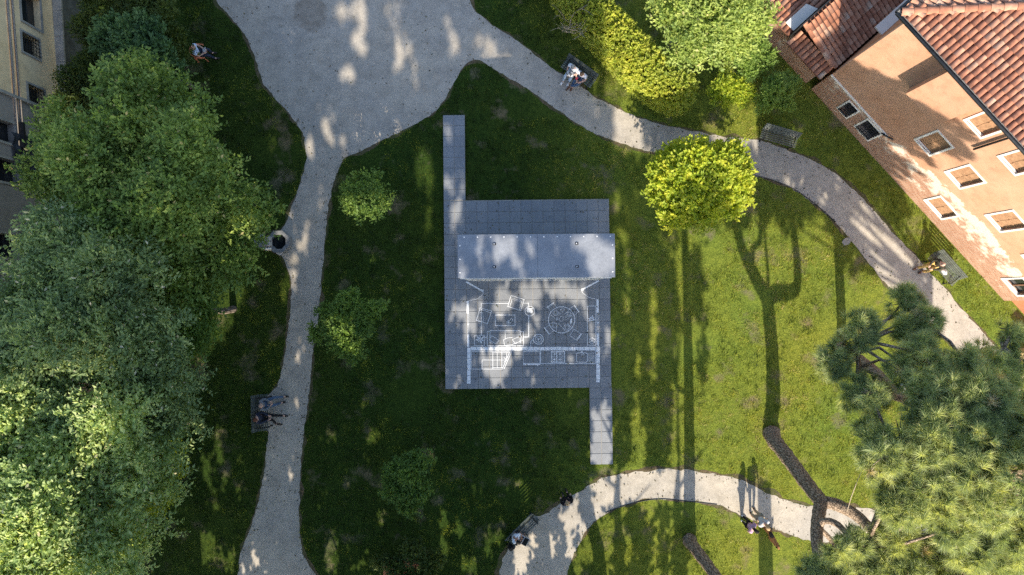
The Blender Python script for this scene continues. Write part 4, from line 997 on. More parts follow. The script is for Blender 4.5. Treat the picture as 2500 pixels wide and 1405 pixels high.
# ------------------------------------------------------------------ pines
def needles(cent, dirs, nn=84, L=.33, w=.0085):
    n = len(cent); k = n * nn
    d = unit(np.repeat(dirs, nn, 0) * .9 + unit(rng.normal(size=(k, 3))) * .85); c = np.repeat(cent, nn, 0) - np.repeat(dirs, nn, 0) * rng.uniform(0, .14, k)[:, None]
    l = L * rng.uniform(.7, 1.15, k)[:, None]
    s = unit(np.cross(d, rng.normal(size=(k, 3)))) * w
    tip = c + d * l; tip[:, 2] -= .02
    V = np.stack([c - s, c + s, tip], 1).reshape(-1, 3)
    t = np.clip(np.repeat(rng.normal(.45, .2, n), nn) + rng.normal(0, .16, k), 0, .92); t = np.where(np.repeat(rng.random(n) < .012, nn), 1.0, t)
    return V, np.arange(3 * k).reshape(-1, 3), np.repeat(t, 3)
def pine(label, limb_px, clusters, ntuft, r_of=1.0, nn=84):
    """limb_px: list of (polyline [(px,py,z)...], r0, r1); clusters: (px,py,z,r,flat)"""
    base = P(*limb_px[0][0][0][:2], 0); t = thing("pine_tree", label, "tree", (base[0], base[1], 0))
    m = MB()
    for pts, r0, r1 in limb_px:
        w = spline([P(*p) - [base[0], base[1], 0] for p in pts], .14); n = len(w)
        m.tube(w, [(r0 + (r1 - r0) * (i / (n - 1))) * (1 + (.22 * math.exp(-max(w[i][2], 0) / .25) if w[0][2] < 0 else 0)) for i in range(n)], 22, wob=.16)
    ends = [spline([P(*p) for p in pts], .3) for pts, _, _ in limb_px]
    allp = np.concatenate(ends); cl = [(*P(x, y, z)[:2], z, r, f) for x, y, z, r, f in clusters]
    tw_ = MB()
    for c in cl:
        c3 = np.array(c[:3]); hi = allp[allp[:, 2] > 2.5]; hi = hi if len(hi) else allp
        s = hi[np.argmin(np.linalg.norm(hi - c3, axis=1))]
        mid = (s + c3) / 2 + rng.normal(size=3) * .2
        tw_.tube([s - [base[0], base[1], 0], mid - [base[0], base[1], 0], c3 - [base[0], base[1], .1]], [.07, .05, .025], 6)
        for q in range(6):
            e = c3 + unit(rng.normal(size=3)) * c[3] * np.array([.85, .85, c[4] * .8]); tw_.tube([c3 - [base[0], base[1], .1], (c3 + e) / 2 + [0, 0, -.05] - np.array([base[0], base[1], 0]), e - [base[0], base[1], 0]], [.025, .018, .008], 5)
    m.add(tw_.V, tw_.F); m.build("trunk", M["pine_bark"], t, True)
    if ntuft:
        c, d = sample_lobes(cl, ntuft, -.25, .3)
        d = unit(d * .7 + rng.normal(size=d.shape) * .4 + [0, 0, .45])
        V, F, tn = needles(c, d, nn); V = V - [base[0], base[1], 0]
        link("crown", mesh_np("crown", V, F, False, tn), M["pine_needle"], t)
    return t
def blob(c, n, sp, zsp, r):
    return [(c[0] + rng.uniform(-sp, sp), c[1] + rng.uniform(-sp, sp), c[2] + rng.uniform(-zsp, zsp), r * rng.uniform(.75, 1.2), .6) for _ in range(n)]
clA = []
for (x, y, z, n, sp, r) in [(2140, 1365, 9.0, 4, 45, .55), (2200, 1325, 8.6, 3, 25, .5), (2070, 1380, 8.8, 5, 55, .55), (2230, 1250, 10, 5, 60, .6), (2330, 1270, 10.5, 6, 90, .7), (2010, 1395, 8.6, 3, 30, .45), (2260, 1180, 10, 5, 60, .6), (2120, 1410, 9.5, 4, 50, .55)]: clA += blob((x, y, z), n, sp, .8, r)
pine("leaning pine with forked rough trunk beside the lower gravel path", [
    ([(1882, 1055, -.05), (1890, 1075, .4), (1925, 1120, 1.6), (1965, 1175, 3.2), (2005, 1225, 5.0)], .33, .26),
    ([(2005, 1225, 5.0), (1998, 1262, 5.7), (1994, 1300, 6.5), (1996, 1345, 7.2), (2010, 1385, 8.2)], .25, .16),
    ([(2005, 1225, 5.0), (2040, 1232, 5.2), (2085, 1255, 5.4), (2120, 1285, 5.8), (2150, 1312, 6.6), (2190, 1330, 8)], .24, .12),
    ([(1996, 1288, 6.2), (2012, 1272, 6.6), (2040, 1278, 6.8), (2065, 1300, 7.4), (2110, 1340, 8.6)], .13, .06),
    ([(2000, 1290, 6.2), (2030, 1320, 6.0), (2060, 1360, 6.6), (2100, 1400, 8)], .10, .05)], clA, 1500)
clC = []
for (x, y, z, n, sp, r) in [(2080, 830, 8, 3, 40, .55), (2180, 780, 8, 4, 45, .6), (2040, 900, 8, 4, 45, .55), (2120, 930, 8.5, 3, 50, .55), (2240, 830, 8.5, 3, 50, .6), (2290, 930, 9.5, 5, 60, .7), (2400, 870, 8.5, 4, 50, .6), (2450, 950, 9, 4, 50, .6), (2350, 1020, 10.5, 6, 80, .75), (2230, 1060, 10.5, 6, 80, .75), (2420, 1080, 11, 6, 70, .8), (2330, 1140, 11, 6, 80, .8), (2180, 1140, 10.5, 5, 60, .7), (2440, 1180, 11, 5, 60, .8), (2150, 1000, 9.5, 2, 50, .5), (2490, 830, 8, 2, 30, .45), (2480, 1030, 10, 3, 40, .6), (2215, 885, 8.5, 4, 30, .55), (2440, 1290, 10.5, 5, 60, .65), (2380, 1330, 10, 4, 50, .6), (2475, 905, 8.5, 3, 25, .5), (2490, 1250, 10.5, 3, 40, .6), (2560, 1150, 12, 6, 60, .8), (2630, 1090, 12, 5, 60, .8), (2620, 1230, 12, 5, 60, .8), (2700, 1160, 12, 5, 60, .8), (2384, 1083, 7.6, 5, 60, .65), (2335, 1270, 6.8, 4, 40, .55), (2300, 1000, 7.6, 3, 40, .55), (2470, 1120, 7.8, 4, 50, .65), (2420, 1200, 7.4, 4, 50, .6)]: clC += blob((x, y, z), n, sp, .7, r)
pine("big pine with wide needle crown reaching over the right path", [
    ([(2050, 848, -.05), (2080, 865, .9), (2134, 905, 2.8), (2199, 968, 4.9), (2250, 995, 7.0), (2300, 1015, 9.0), (2350, 1040, 10.6)], .22, .13),
    ([(2215, 978, 5.6), (2150, 960, 6.4), (2110, 930, 6.9), (2095, 880, 7.5), (2100, 830, 8.2)], .14, .05),
    ([(2250, 995, 7.6), (2290, 950, 8.2), (2340, 925, 8.6), (2400, 890, 8.8), (2450, 850, 8.8)], .12, .04),
    ([(2250, 995, 7.6), (2230, 1050, 8.6), (2190, 1110, 9.6)], .12, .05), ([(2300, 1015, 9.2), (2380, 1080, 10.4), (2440, 1160, 11)], .12, .05)], clC, 5600)
clB = []
for (gx, gy, z, n, r) in [(1700, 1180, 12.5, 5, .9), (1640, 1250, 11, 4, .8), (1760, 1270, 11, 4, .8), (1690, 1330, 12.5, 4, .9), (1600, 1300, 10, 3, .6)]:
    for _ in range(n):
        g = P(gx + rng.uniform(-60, 60), gy + rng.uniform(-60, 60), 0); q = PX(np.array([[g[0], g[1] - 2.5, z + rng.uniform(-1, 1)]]))[0]; clB.append((q[0], q[1], z, r * rng.uniform(.8, 1.2), .6))
def gp(gx, gy, z):
    g = P(gx, gy); q = PX(np.array([[g[0], g[1], z]]))[0]; return (q[0], q[1], z)
pine("pine with straight rough trunk leaning out of the bottom edge", [([gp(1683, 1318, -.05), gp(1684, 1322, .5), gp(1688, 1325, 3), gp(1690, 1330, 6), gp(1688, 1335, 9), gp(1685, 1345, 11.5)], .27, .13), ([gp(1690, 1328, 4.4), gp(1660, 1335, 4.7), gp(1640, 1335, 5.6)], .09, .04), ([gp(1690, 1330, 6), gp(1665, 1330, 6.8), gp(1650, 1335, 8)], .09, .04)], clB, 1100)
clD = []
for (x, y, z, n, sp, r) in [(2330, 1390, 9, 5, 60, .6), (2450, 1400, 9, 5, 60, .6), (2250, 1440, 9, 4, 50, .6), (2400, 1480, 10, 5, 60, .7)]: clD += blob((x, y, z), n, sp, .6, r)
pine("dark pine at the lower right corner with trunk cut by the edge", [([gp(2262, 1345, -.05), gp(2266, 1350, .4), gp(2275, 1362, 3.5), gp(2285, 1380, 7), gp(2290, 1400, 9)], .27, .12)], clD, 1000)

# ------------------------------------------------------------------ unseen tall trees beyond the lower edge, crowns shaped to shade the lawn
lit = []   # leaf gaps left for sunlit patches: (world x, y on the ground, rx, ry)
def patch(lst, z=0.0):
    for px, py, rx, ry in lst:
        w = P(px, py, z); g = w + SUND * (z / -SUND[2]); s = FPX / (CAMH - z)
        lit.append((g[0], g[1], rx / s + (.11 if z < 1 else .06), ry / s + (.20 if z < 1 else .12)))
patch([(705, 105, 27, 27), (875, 20, 16, 24), (884, 60, 12, 26), (872, 105, 16, 22), (890, 118, 14, 16), (830, 22, 16, 22), (975, 8, 12, 18), (968, 72, 10, 18), (972, 128, 11, 44), (1000, 125, 8, 24), (1010, 190, 10, 24), (968, 312, 9, 22), (798, 312, 14, 26), (806, 350, 8, 14), (754, 352, 12, 26), (1112, 115, 14, 26), (1092, 58, 14, 10), (1165, 95, 7, 22), (1192, 105, 9, 28), (1215, 120, 6, 16), (1240, 150, 7, 20), (848, 182, 18, 24), (948, 30, 8, 22), (1180, 150, 7, 12), (1215, 160, 6, 14),
       (785, 500, 12, 20), (748, 560, 9, 24), (742, 600, 8, 22), (713, 642, 9, 20), (722, 692, 9, 20), (728, 866, 8, 20), (710, 1146, 8, 14), (720, 1180, 5, 10), (624, 1365, 8, 30), (598, 1390, 6, 24),
       (692, 520, 10, 36), (696, 728, 10, 24), (690, 690, 8, 18), (532, 1080, 14, 40), (585, 1112, 10, 20), (505, 1135, 14, 22), (600, 1150, 9, 12), (585, 1205, 8, 26), (525, 1235, 8, 30), (505, 1340, 28, 44), (560, 1370, 18, 30), (480, 890, 18, 34), (545, 1180, 8, 30), (515, 1190, 8, 20),
       (887, 590, 10, 26), (900, 640, 12, 26), (1032, 400, 22, 48), (1045, 540, 9, 34), (1025, 625, 6, 14), (1050, 460, 8, 30), (805, 1066, 12, 14), (890, 985, 8, 20), (905, 1125, 6, 16), (966, 975, 6, 20), (910, 1060, 14, 22), (830, 1275, 8, 14), (815, 1295, 10, 14), (812, 1355, 20, 40), (840, 1335, 10, 20), (930, 1255, 8, 34), (1080, 1265, 12, 40), (1082, 1350, 16, 32), (1058, 1130, 6, 40), (985, 1250, 8, 14), (870, 1390, 14, 14), (1120, 1290, 10, 34), (1130, 1380, 12, 24),
       (1165, 1200, 14, 30), (1180, 1060, 10, 18), (1290, 1195, 8, 36), (1268, 1185, 7, 24), (1245, 1200, 6, 14), (1402, 1240, 8, 40), (1388, 1300, 10, 70), (1370, 1262, 7, 24), (1448, 1252, 8, 20), (1420, 1282, 9, 20), (1340, 1335, 18, 40), (1300, 1320, 10, 22), (1270, 1372, 22, 40), (1195, 1330, 14, 40), (1160, 1385, 16, 24), (1225, 1300, 10, 24), (1500, 1180, 70, 26), (1470, 1215, 20, 30), (1440, 1330, 14, 50), (1410, 1370, 14, 40), (1480, 1350, 16, 60), (1475, 1290, 14, 26)])
patch([(1095, 452, 9, 28), (1131, 448, 7, 38), (1112, 515, 12, 30), (1107, 560, 8, 14), (1092, 320, 6, 22), (1104, 765, 8, 22), (1126, 752, 11, 30), (1345, 706, 88, 22), (1292, 742, 26, 26), (1405, 726, 26, 20), (1240, 716, 9, 22), (1212, 712, 8, 20), (1172, 745, 9, 24), (1152, 752, 8, 24), (1160, 800, 9, 24), (1137, 812, 9, 32), (1228, 765, 10, 24), (1212, 755, 7, 24), (1252, 818, 40, 14), (1246, 852, 34, 12), (1200, 890, 24, 38), (1212, 930, 16, 22), (1232, 895, 14, 38), (1165, 880, 7, 16), (1395, 880, 7, 18), (1447, 812, 8, 24), (1430, 758, 7, 30), (1482, 835, 9, 34), (1302, 930, 20, 12), (1312, 795, 14, 16), (1117, 930, 7, 16), (1470, 1095, 30, 55), (1482, 1010, 8, 44), (1455, 1020, 8, 30)], PZ)
patch([(1470, 640, 44, 62), (1442, 590, 22, 24), (1408, 590, 8, 30), (1362, 602, 8, 36), (1300, 600, 10, 34), (1258, 618, 14, 44), (1266, 656, 14, 28), (1208, 622, 12, 22), (1232, 592, 9, 22), (1170, 606, 13, 24), (1172, 645, 8, 26), (1204, 664, 9, 18), (1123, 650, 7, 26), (1150, 668, 14, 14)], 5.6)
patch([(890, 480, 60, 55)], 2.4); patch([(830, 775, 36, 50)], 2.5)
patch([(430, 395, 34, 30), (530, 520, 40, 34), (400, 330, 20, 16), (100, 440, 20, 30), (330, 470, 16, 16)], 8.0)
patch([(1410, 170, 16, 22)], 1.0)
LIT = np.array(lit)
def shade_trees():
    xs = [-17.5, -14.2, -10.8, -7.6, -4.4, -1.4, 1.6, 4.9, 7.6]
    n = 118000
    tx = rng.uniform(-19.5, 9.0, n); ty = rng.uniform(-13.5, 24.0, n); tg = np.c_[tx, ty]; px = PX(tg)
    keep = np.ones(n, bool)
    for (cx, cy, rx, ry) in LIT: keep &= ((tx - cx) / rx) ** 2 + ((ty - cy) / ry) ** 2 > 1.0
    edge = 1490 + 6 * np.sin(px[:, 1] * .05) - np.clip((330 - px[:, 1]) * .12, 0, 45)
    soft = (px[:, 0] > edge) & (px[:, 0] < 1720) & (px[:, 1] > 380) & ((px[:, 1] < 1130) | (px[:, 1] > 1240)) & (fbm(px[:, 0] / 21, px[:, 1] / 135, 4, 2) > .47 + np.clip((px[:, 0] - 1600) / 700, 0, .2) + .03 * (px[:, 1] > 950))
    keep &= (px[:, 0] < edge) | soft
    keep &= ~((px[:, 0] < 575 + 30 * np.sin(px[:, 1] * .02)) & (px[:, 1] > -40) & (px[:, 1] < 850))     # open sun on the lower left crowns
    hole = fbm(tx * .9 + 13, ty * .42 + 5, 31, 2); keep &= hole < .84
    tg = tg[keep]; n = len(tg)
    yrow = rng.uniform(-23.0, -17.0, n)
    s = (tg[:, 1] - yrow) / SUND[1]
    pos = np.c_[tg[:, 0] - SUND[0] * s, yrow, -SUND[2] * s]
    ok = pos[:, 2] > .6; pos = pos[ok]; n = len(pos)
    which = np.argmin(np.abs(pos[:, :1] - np.array(xs)[None]), 1)
    nr = -SUND + rng.normal(size=(n, 3)) * .35; a = np.cross(nr, rng.normal(size=(n, 3)))
    sz = rng.uniform(.26, .42, n); tn = np.clip(rng.normal(.45, .2, n), 0, .9)
    for k, x in enumerate(xs):
        q = which == k
        if not q.any(): continue
        top = pos[q][:, 2].max(); bs = np.array([x, -20.0, 0])
        t = thing("tall_tree", ["tall leafy tree below the picture edge, furthest left of nine", "tall leafy tree below the picture edge, second from the left of nine", "tall leafy tree below the picture edge, third from the left of nine", "tall leafy tree below the picture edge, fourth from the left of nine", "tall leafy tree below the picture edge, middle one of nine", "tall leafy tree below the picture edge, fourth from the right of nine", "tall leafy tree below the picture edge, third from the right of nine", "tall leafy tree below the picture edge, second from the right of nine", "tall leafy tree below the picture edge, furthest right of nine"][k], "tree", bs, 0, "tall trees along the south side")
        V, F, tt = leaf_cards(pos[q] - bs, a[q], nr[q], sz[q], .62, .06, tn[q])
        link("crown", mesh_np("crown", V, F, False, tt), M["leaf_olive"], t)
        m = MB().tube([(0, 0, -.05), (.1, .1, 4), (-.1, 0, 7.0), (.05, 0, 8.2), (.05, 0, top * .92)], [.28, .24, .16, .06, .02], 9, wob=.1)
        R = random.Random(k)
        for z in np.arange(3, top * .9, 1.1):
            an = R.uniform(0, 6.28); L = 1.6
            m.tube([(0, 0, z), (math.cos(an) * L * .5, math.sin(an) * L * .5, z + .5), (math.cos(an) * L, math.sin(an) * L, z + .8)], [.07, .045, .015], 5)
        m.build("trunk", M["bark"], t, True)
shade_trees()
# unseen trunks added outside the lower edge, lopped to cast narrow shadow strips
for gx, gy, h, r, lb, lean in [(1876, 1650, 5.5, .33, "thick lopped tree trunk just below the picture edge near the dog", 0.0), (1480, 1640, 5.2, .28, "slender leaning lopped trunk just below the picture edge near the lower path", -.9)]:
    g = P(gx, gy); t = thing("lopped_tree", lb, "tree", g)
    MB().tube([(0, 0, -.05), (0, 0, h * .35), (lean * .3, 0, h * .7), (lean, 0, h)], [r * 1.1, r, r * .95, r * .9], 12, wob=.06).build("trunk", M["pine_bark"], t, True)
    m = MB()
    for k in range(3): m.tube([(lean, 0, h - .3), (lean + .3 * math.cos(k * 2.1), .3 * math.sin(k * 2.1), h + .1)], [.10, .07], 7)
    m.build("limb_stub", M["pine_bark"], t)
# ------------------------------------------------------------------ benches
def heading(dx, dy): return math.atan2(-dy, dx) - math.pi / 2      # image direction -> z-rotation of local +y
slat_s = MB().box(-.82, .82, -.026, .026, -.014, .014).me("seat_slat"); slat_s.materials.append(M["bench_green"])
slat_b = MB().box(-.82, .82, -.014, .014, -.028, .028).me("back_slat"); slat_b.materials.append(M["bench_green"])
def leg_mesh():
    m = MB()
    for y0, y1, z0, z1 in ((.22, .18, 0, .43), (-.20, -.16, 0, .43)): m.tube([(0, y0, 0), (0, (y0 + y1) / 2, .2), (0, y1, z1)], [.03, .022, .026], 7)
    m.tube([(0, .24, .42), (0, -.22, .40)], .024, 7); m.tube([(0, -.19, .40), (0, -.27, .62), (0, -.36, .86)], .022, 7)
    m.tube([(0, .24, .42), (0, .25, .60), (0, .05, .64), (0, -.26, .62)], .018, 7)
    for y in (.22, -.20): m.box(-.03, .03, y - .05, y + .05, 0, .015)
    return m.me("leg", True)
bleg = leg_mesh(); bleg.materials.append(M["black_iron"])
def bench(px, py, dx, dy, label):
    q = P(px, py, .45); t = thing("park_bench", label, "bench", (q[0], q[1], .008), heading(dx, dy), "slatted park benches beside the paths")
    for i in range(5): o = link("seat_slat", slat_s, None, t); o.location = (0, .20 - i * .092, .458 - .004 * i)
    for i in range(5):
        o = link("back_slat", slat_b, None, t); k = i / 4; o.location = (0, -.215 - .13 * k, .52 + .34 * k); o.rotation_euler = (math.radians(22), 0, 0)
    for x in (-.66, .66): o = link("leg", bleg, None, t); o.location = (x, 0, 0)
    return t
bench(1412, 180, -.59, .81, "slatted bench by the hedge where two people in pale shirts sit")
bench(642, 1008, 1, -.03, "slatted bench left of the shaded path with the grey haired couple")
bench(1278, 1294, .72, .70, "green slatted bench where the man with a laptop sits")
bench(1901, 338, -.28, .96, "empty slatted bench on the grass edge below the round olive bush")
bench(2303, 657, -.75, .66, "slatted bench beside the brick wall under the man in ochre trousers")

# ------------------------------------------------------------------ people
def skin_mesh(name, verts, edges, radii, root=0, sub=1):
    me = bpy.data.meshes.new(name); me.from_pydata([tuple(map(float, v)) for v in verts], edges, [])
    o = bpy.data.objects.new(name, me); COL.objects.link(o)
    o.modifiers.new("skin", 'SKIN').use_smooth_shade = True
    s = o.modifiers.new("sub", 'SUBSURF'); s.levels = sub; s.render_levels = sub
    if not me.skin_vertices: me.skin_vertices.new()
    for i, r in enumerate(radii):
        sv = me.skin_vertices[0].data[i]; sv.radius = (r, r) if np.isscalar(r) else r; sv.use_root = (i == root)
    dg = bpy.context.evaluated_depsgraph_get(); dg.update()
    out = bpy.data.meshes.new_from_object(o.evaluated_get(dg)); bpy.data.objects.remove(o); bpy.data.meshes.remove(me)
    V = [v.co.copy() for v in out.vertices]; F = [tuple(p.vertices) for p in out.polygons]; bpy.data.meshes.remove(out)
    return V, F
def chain(names, J, R):
    idx = {}; V = []; E_ = []; Rr = []
    for a, b in names:
        for k in (a, b):
            if k not in idx: idx[k] = len(V); V.append(J[k]); Rr.append(R[k])
        E_.append((idx[a], idx[b]))
    return V, E_, Rr
def hand(mb, wrist, d, up, grip=.6, flip=1):
    d = np.array(d, float); d /= np.linalg.norm(d); up = np.array(up, float); up -= d * (up @ d); up /= np.linalg.norm(up) + 1e-9; s = np.cross(d, up) * flip
    w = np.array(wrist, float)
    mb.tube([w - d * .01, w + d * .04, w + d * .085], [.026, .036, .034], 8)
    for i, L in enumerate((.070, .080, .075, .060)):
        b = w + d * .08 + s * (.027 - .018 * i); p1 = b + d * L * .5 - up * .01; p2 = p1 + d * L * .4 * (1 - grip) - up * L * .45 * grip
        mb.tube([b - d * .01, p1, p2], [.0095, .009, .0075], 6)
    b = w + d * .03 + s * .030; mb.tube([b, b + d * .03 + s * .025, b + d * .06 + s * .025 - up * .015], [.011, .0105, .008], 6)
def person(label, at, rz, pose, skin, top, legs, shoes, hair, sleeves='short', hairlen=.0, lean=.0, look=(.0, .0), sc=1.0, arms=None, knees=None, shorts=False, group=None, z0=.008):
    """local +y forward; pose 'sit' (seat .45) or 'stand'"""
    t = thing("person", label, "person", (at[0], at[1], z0), rz, group); t.scale = (sc, sc, sc)
    sit = pose == 'sit'; hz = .56 if sit else (.20 if pose == 'floor' else .93)
    J = {}; ly = math.sin(lean); lz = math.cos(lean)
    def up(h, f=0.0): return np.array([0, ly * h + f, hz + lz * h])
    J['pel'] = np.array([0, 0, hz]); J['bel'] = up(.16); J['che'] = up(.34, .0); J['nk'] = up(.50, .01); J['hd'] = up(.60, .03)
    for s, n in ((-1, 'l'), (1, 'r')):
        J['sh' + n] = up(.44) + np.array([s * .185, 0, 0])
        if sit: J['hp' + n] = np.array([s * .10, .03, hz - .01])
        else: J['hp' + n] = np.array([s * .10, 0, hz - .05])
        if knees: J['kn' + n], J['an' + n] = [np.array(v, float) for v in knees[n]]
        elif sit: J['kn' + n] = np.array([s * .13, .46, .50]); J['an' + n] = np.array([s * .13, .50 + .06 * s, .09])
        elif pose == 'floor': J['kn' + n] = np.array([s * .16, .42, .30]); J['an' + n] = np.array([s * .12, .75, .08])
        else: J['kn' + n] = np.array([s * .11, .02, .49]); J['an' + n] = np.array([s * .11, -.01 + .05 * s, .09])
        fd = J['an' + n] - J['kn' + n]; fd[2] = 0; fd = fd * .3 + np.array([0, .12, 0]); fd /= np.linalg.norm(fd)
        J['to' + n] = J['an' + n] + fd * .17 + np.array([0, 0, .035 - J['an' + n][2]])
        if arms and n in arms: J['el' + n], J['wr' + n] = [np.array(v, float) for v in arms[n]]
        elif sit: J['el' + n] = J['sh' + n] + np.array([s * .06, .09, -.26]); J['wr' + n] = np.array([s * .10, .34, .68])
        else: J['el' + n] = J['sh' + n] + np.array([s * .06, -.02, -.28]); J['wr' + n] = J['sh' + n] + np.array([s * .05, .10, -.52])
        J['um' + n] = (J['sh' + n] * .45 + J['el' + n] * .55)
        J['mk' + n] = J['hp' + n] * .25 + J['kn' + n] * .75
    R0 = dict(pel=.125, bel=.115, che=.135, nk=.055, hd=.05)
    for n in 'lr': R0.update({'sh' + n: .068, 'um' + n: .050, 'el' + n: .042, 'wr' + n: .028, 'hp' + n: .088, 'mk' + n: .072, 'kn' + n: .058, 'an' + n: .040, 'to' + n: .032})
    ed = [('pel', 'bel'), ('bel', 'che'), ('che', 'nk'), ('nk', 'hd')]
    for n in 'lr': ed += [('che', 'sh' + n), ('sh' + n, 'um' + n), ('um' + n, 'el' + n), ('el' + n, 'wr' + n), ('pel', 'hp' + n), ('hp' + n, 'mk' + n), ('mk' + n, 'kn' + n), ('kn' + n, 'an' + n), ('an' + n, 'to' + n)]
    body = MB(); body.add(*skin_mesh("b", *chain(ed, J, R0)))
    for n, s in (('l', -1), ('r', 1)): hand(body, J['wr' + n], J['wr' + n] - J['el' + n], (0, -.2, 1), .5, -s)
    # head with nose, ears, chin
    hc = J['hd'] + np.array([0, .035, .085]); rot = Matrix.Rotation(look[0], 4, 'Z') @ Matrix.Rotation(-look[1], 4, 'X')
    hm = MB().ball((0, 0, 0), (.078, .098, .118), 14, 10); hm.ball((0, .085, -.055), (.045, .03, .045), 8, 6); hm.ball((0, .102, -.012), (.014, .022, .022), 8, 6)
    for s in (-1, 1): hm.ball((s * .078, -.005, -.01), (.012, .026, .034), 8, 6)
    def place(m_): return [tuple(np.array((rot @ Vector(v))[:]) + hc) for v in m_.V]
    body.add(place(hm), hm.F); body.build("body", M[skin], t, True)
    ey_ = MB()
    for s in (-1, 1): ey_.ball((s * .032, .085, .012), (.014, .012, .010), 8, 6)
    ey_.V = place(ey_); ey_.build("eyes", M["hair_black"], t)
    mo = MB().box(-.024, .024, .104, .116, -.062, -.055); mo.V = place(mo); mo.build("mouth", M["hair_red"], t)
    def grown(keys, edges, add, name, mat):
        Rg = {k: (v + add) for k, v in R0.items()}
        V, F = skin_mesh("c", *chain(edges, J, Rg)); return link(name, mesh_pd(name, V, F, True), M[mat], t)
    e2 = [('pel', 'bel'), ('bel', 'che'), ('che', 'nk')]
    J['nk'] = J['che'] * .35 + J['nk'] * .65
    for n in 'lr':
        e2 += [('che', 'sh' + n), ('sh' + n, 'um' + n)]
        if sleeves == 'long': e2 += [('um' + n, 'el' + n), ('el' + n, 'wr' + n)]
    grown(None, e2, .018, "shirt" if sleeves == 'short' else "jacket", top)
    e3 = []
    for n in 'lr':
        e3 += [('pel', 'hp' + n), ('hp' + n, 'mk' + n)]
        if not shorts: e3 += [('mk' + n, 'kn' + n), ('kn' + n, 'an' + n)]
    grown(None, e3, .014, "shorts" if shorts else "trousers", legs)
    for n in 'lr':
        a, b = J['an' + n], J['to' + n]; dd = b - a; dd[2] = 0; dd /= np.linalg.norm(dd)
        heel = np.array([a[0], a[1], .045]) - dd * .06
        sh = MB().tube([heel, heel + dd * .09 + [0, 0, .015], heel + dd * .20, heel + dd * .27 - [0, 0, .008]], [.040, .046, .044, .026], 9)
        sh.V = [(v[0], v[1], max(.002, v[2])) if v[2] < .2 else v for v in sh.V]
        if a[2] < .25: sh.build("shoe", M[shoes], t, True)
        else: MB().tube([a, a + (b - a) * .6, a + (b - a) * 1.2], [.045, .045, .025], 8).build("shoe", M[shoes], t, True)
    if hair:
        hm = MB().ball((0, -.012, .016), (.088, .106, .118), 14, 10)
        hm.V = [(v[0], v[1], max(v[2], -.02 - max(0, -v[1]) * (1.0 + hairlen * 6)) if v[1] < .03 else max(v[2], .055)) for v in hm.V]
        if hairlen: hm.ball((0, -.075, -.10 * hairlen * 2), (.075, .05, .13), 10, 7)
        hm.V = place(hm); hm.build("hair", M[hair], t, True)
    return t, J
def gz(px, py, z): q = P(px, py, z); return np.array([q[0], q[1], 0])

# 1 man on orange chair, top left
q = gz(474, 122, .9); rz1 = heading(1, -.06)
person("bald man in pale blue shirt and dark trousers seated on the grass edge", q, rz1, 'sit', "skin", "pale_blue_shirt", "navy", "shoe_dark", None, look=(.3, .55), lean=.08)
ch_ = thing("plastic_chair", "orange chair under the bald man at the top left", "chair", q - np.array([0, 0, -.001]), rz1)
MB().box(-.24, .24, -.22, .24, .40, .44).build("seat", M["orange_plastic"], ch_, bevel=.015)
m = MB()
for i in range(9):
    a0, a1 = math.pi + math.pi * i / 9, math.pi + math.pi * (i + 1) / 9
    m.tube([(.30 * math.cos(a0), .05 + .30 * math.sin(a0), .80), (.30 * math.cos(a1), .05 + .30 * math.sin(a1), .80)], .02, 6)
m.tube([(.30, .05, .80), (.31, .28, .66), (.28, .30, .62)], .02, 6); m.tube([(-.30, .05, .80), (-.31, .28, .66), (-.28, .30, .62)], .02, 6); m.build("back_rail", M["orange_plastic"], ch_)
for x in (-.21, .21):
    for y in (-.19, .21): MB().tube([(x, y, .40), (x * 1.1, y * 1.1, 0)], .018, 6).build("leg", M["orange_plastic"], ch_)
o = MB().box(-.02, .16, -.002, .006, -.02, .22).build("paper_sheet", M["paper"]); w_ = q + np.array([.36, .06, .84]); o.location = tuple(w_); o.rotation_euler = (math.radians(-50), 0, rz1); tag(o, "white paper held by the bald man on the orange chair", "paper")
# 2,3 pair on the hedge bench
hb = heading(-.59, .81)
q = gz(1402, 163, .95)
person("grey haired person in white shirt and pale jeans on hedge bench", q, hb, 'sit', "skin", "white_shirt", "pale_jeans", "shoe_white", "hair_grey", look=(.1, .5), lean=.12)
bgq = thing("tote_bag", "black and white patterned bag on the lap of the white shirted person", "bag", gz(1392, 180, .78) + np.array([0, 0, .66]), hb)
MB().ball((0, 0, .08), (.19, .15, .13), 12, 8).build("bag_body", M["patterned_bag"], bgq, True); MB().tube([(-.1, 0, .16), (-.05, .05, .28), (.05, .05, .28), (.1, 0, .16)], .012, 6).build("strap", M["hair_black"], bgq)
q = gz(1424, 178, .95)
person("dark haired man in checked shirt and jeans holding a red phone", q, hb + .05, 'sit', "skin", "check_shirt", "jeans", "shoe_brown", "hair_brown", look=(.15, .6), lean=.2,
       knees=dict(l=((-.05, .50, .58), (.22, .62, .36)), r=((.17, .46, .50), (.14, .52, .09))))
o = MB().box(-.04, .04, -.08, .08, 0, .012).build("phone", M["red_case"], bevel=.004); o.location = tuple(gz(1408, 192, .75) + np.array([0, 0, .74])); o.rotation_euler = (.5, 0, hb); tag(o, "red phone in the hands of the man in the checked shirt", "phone")
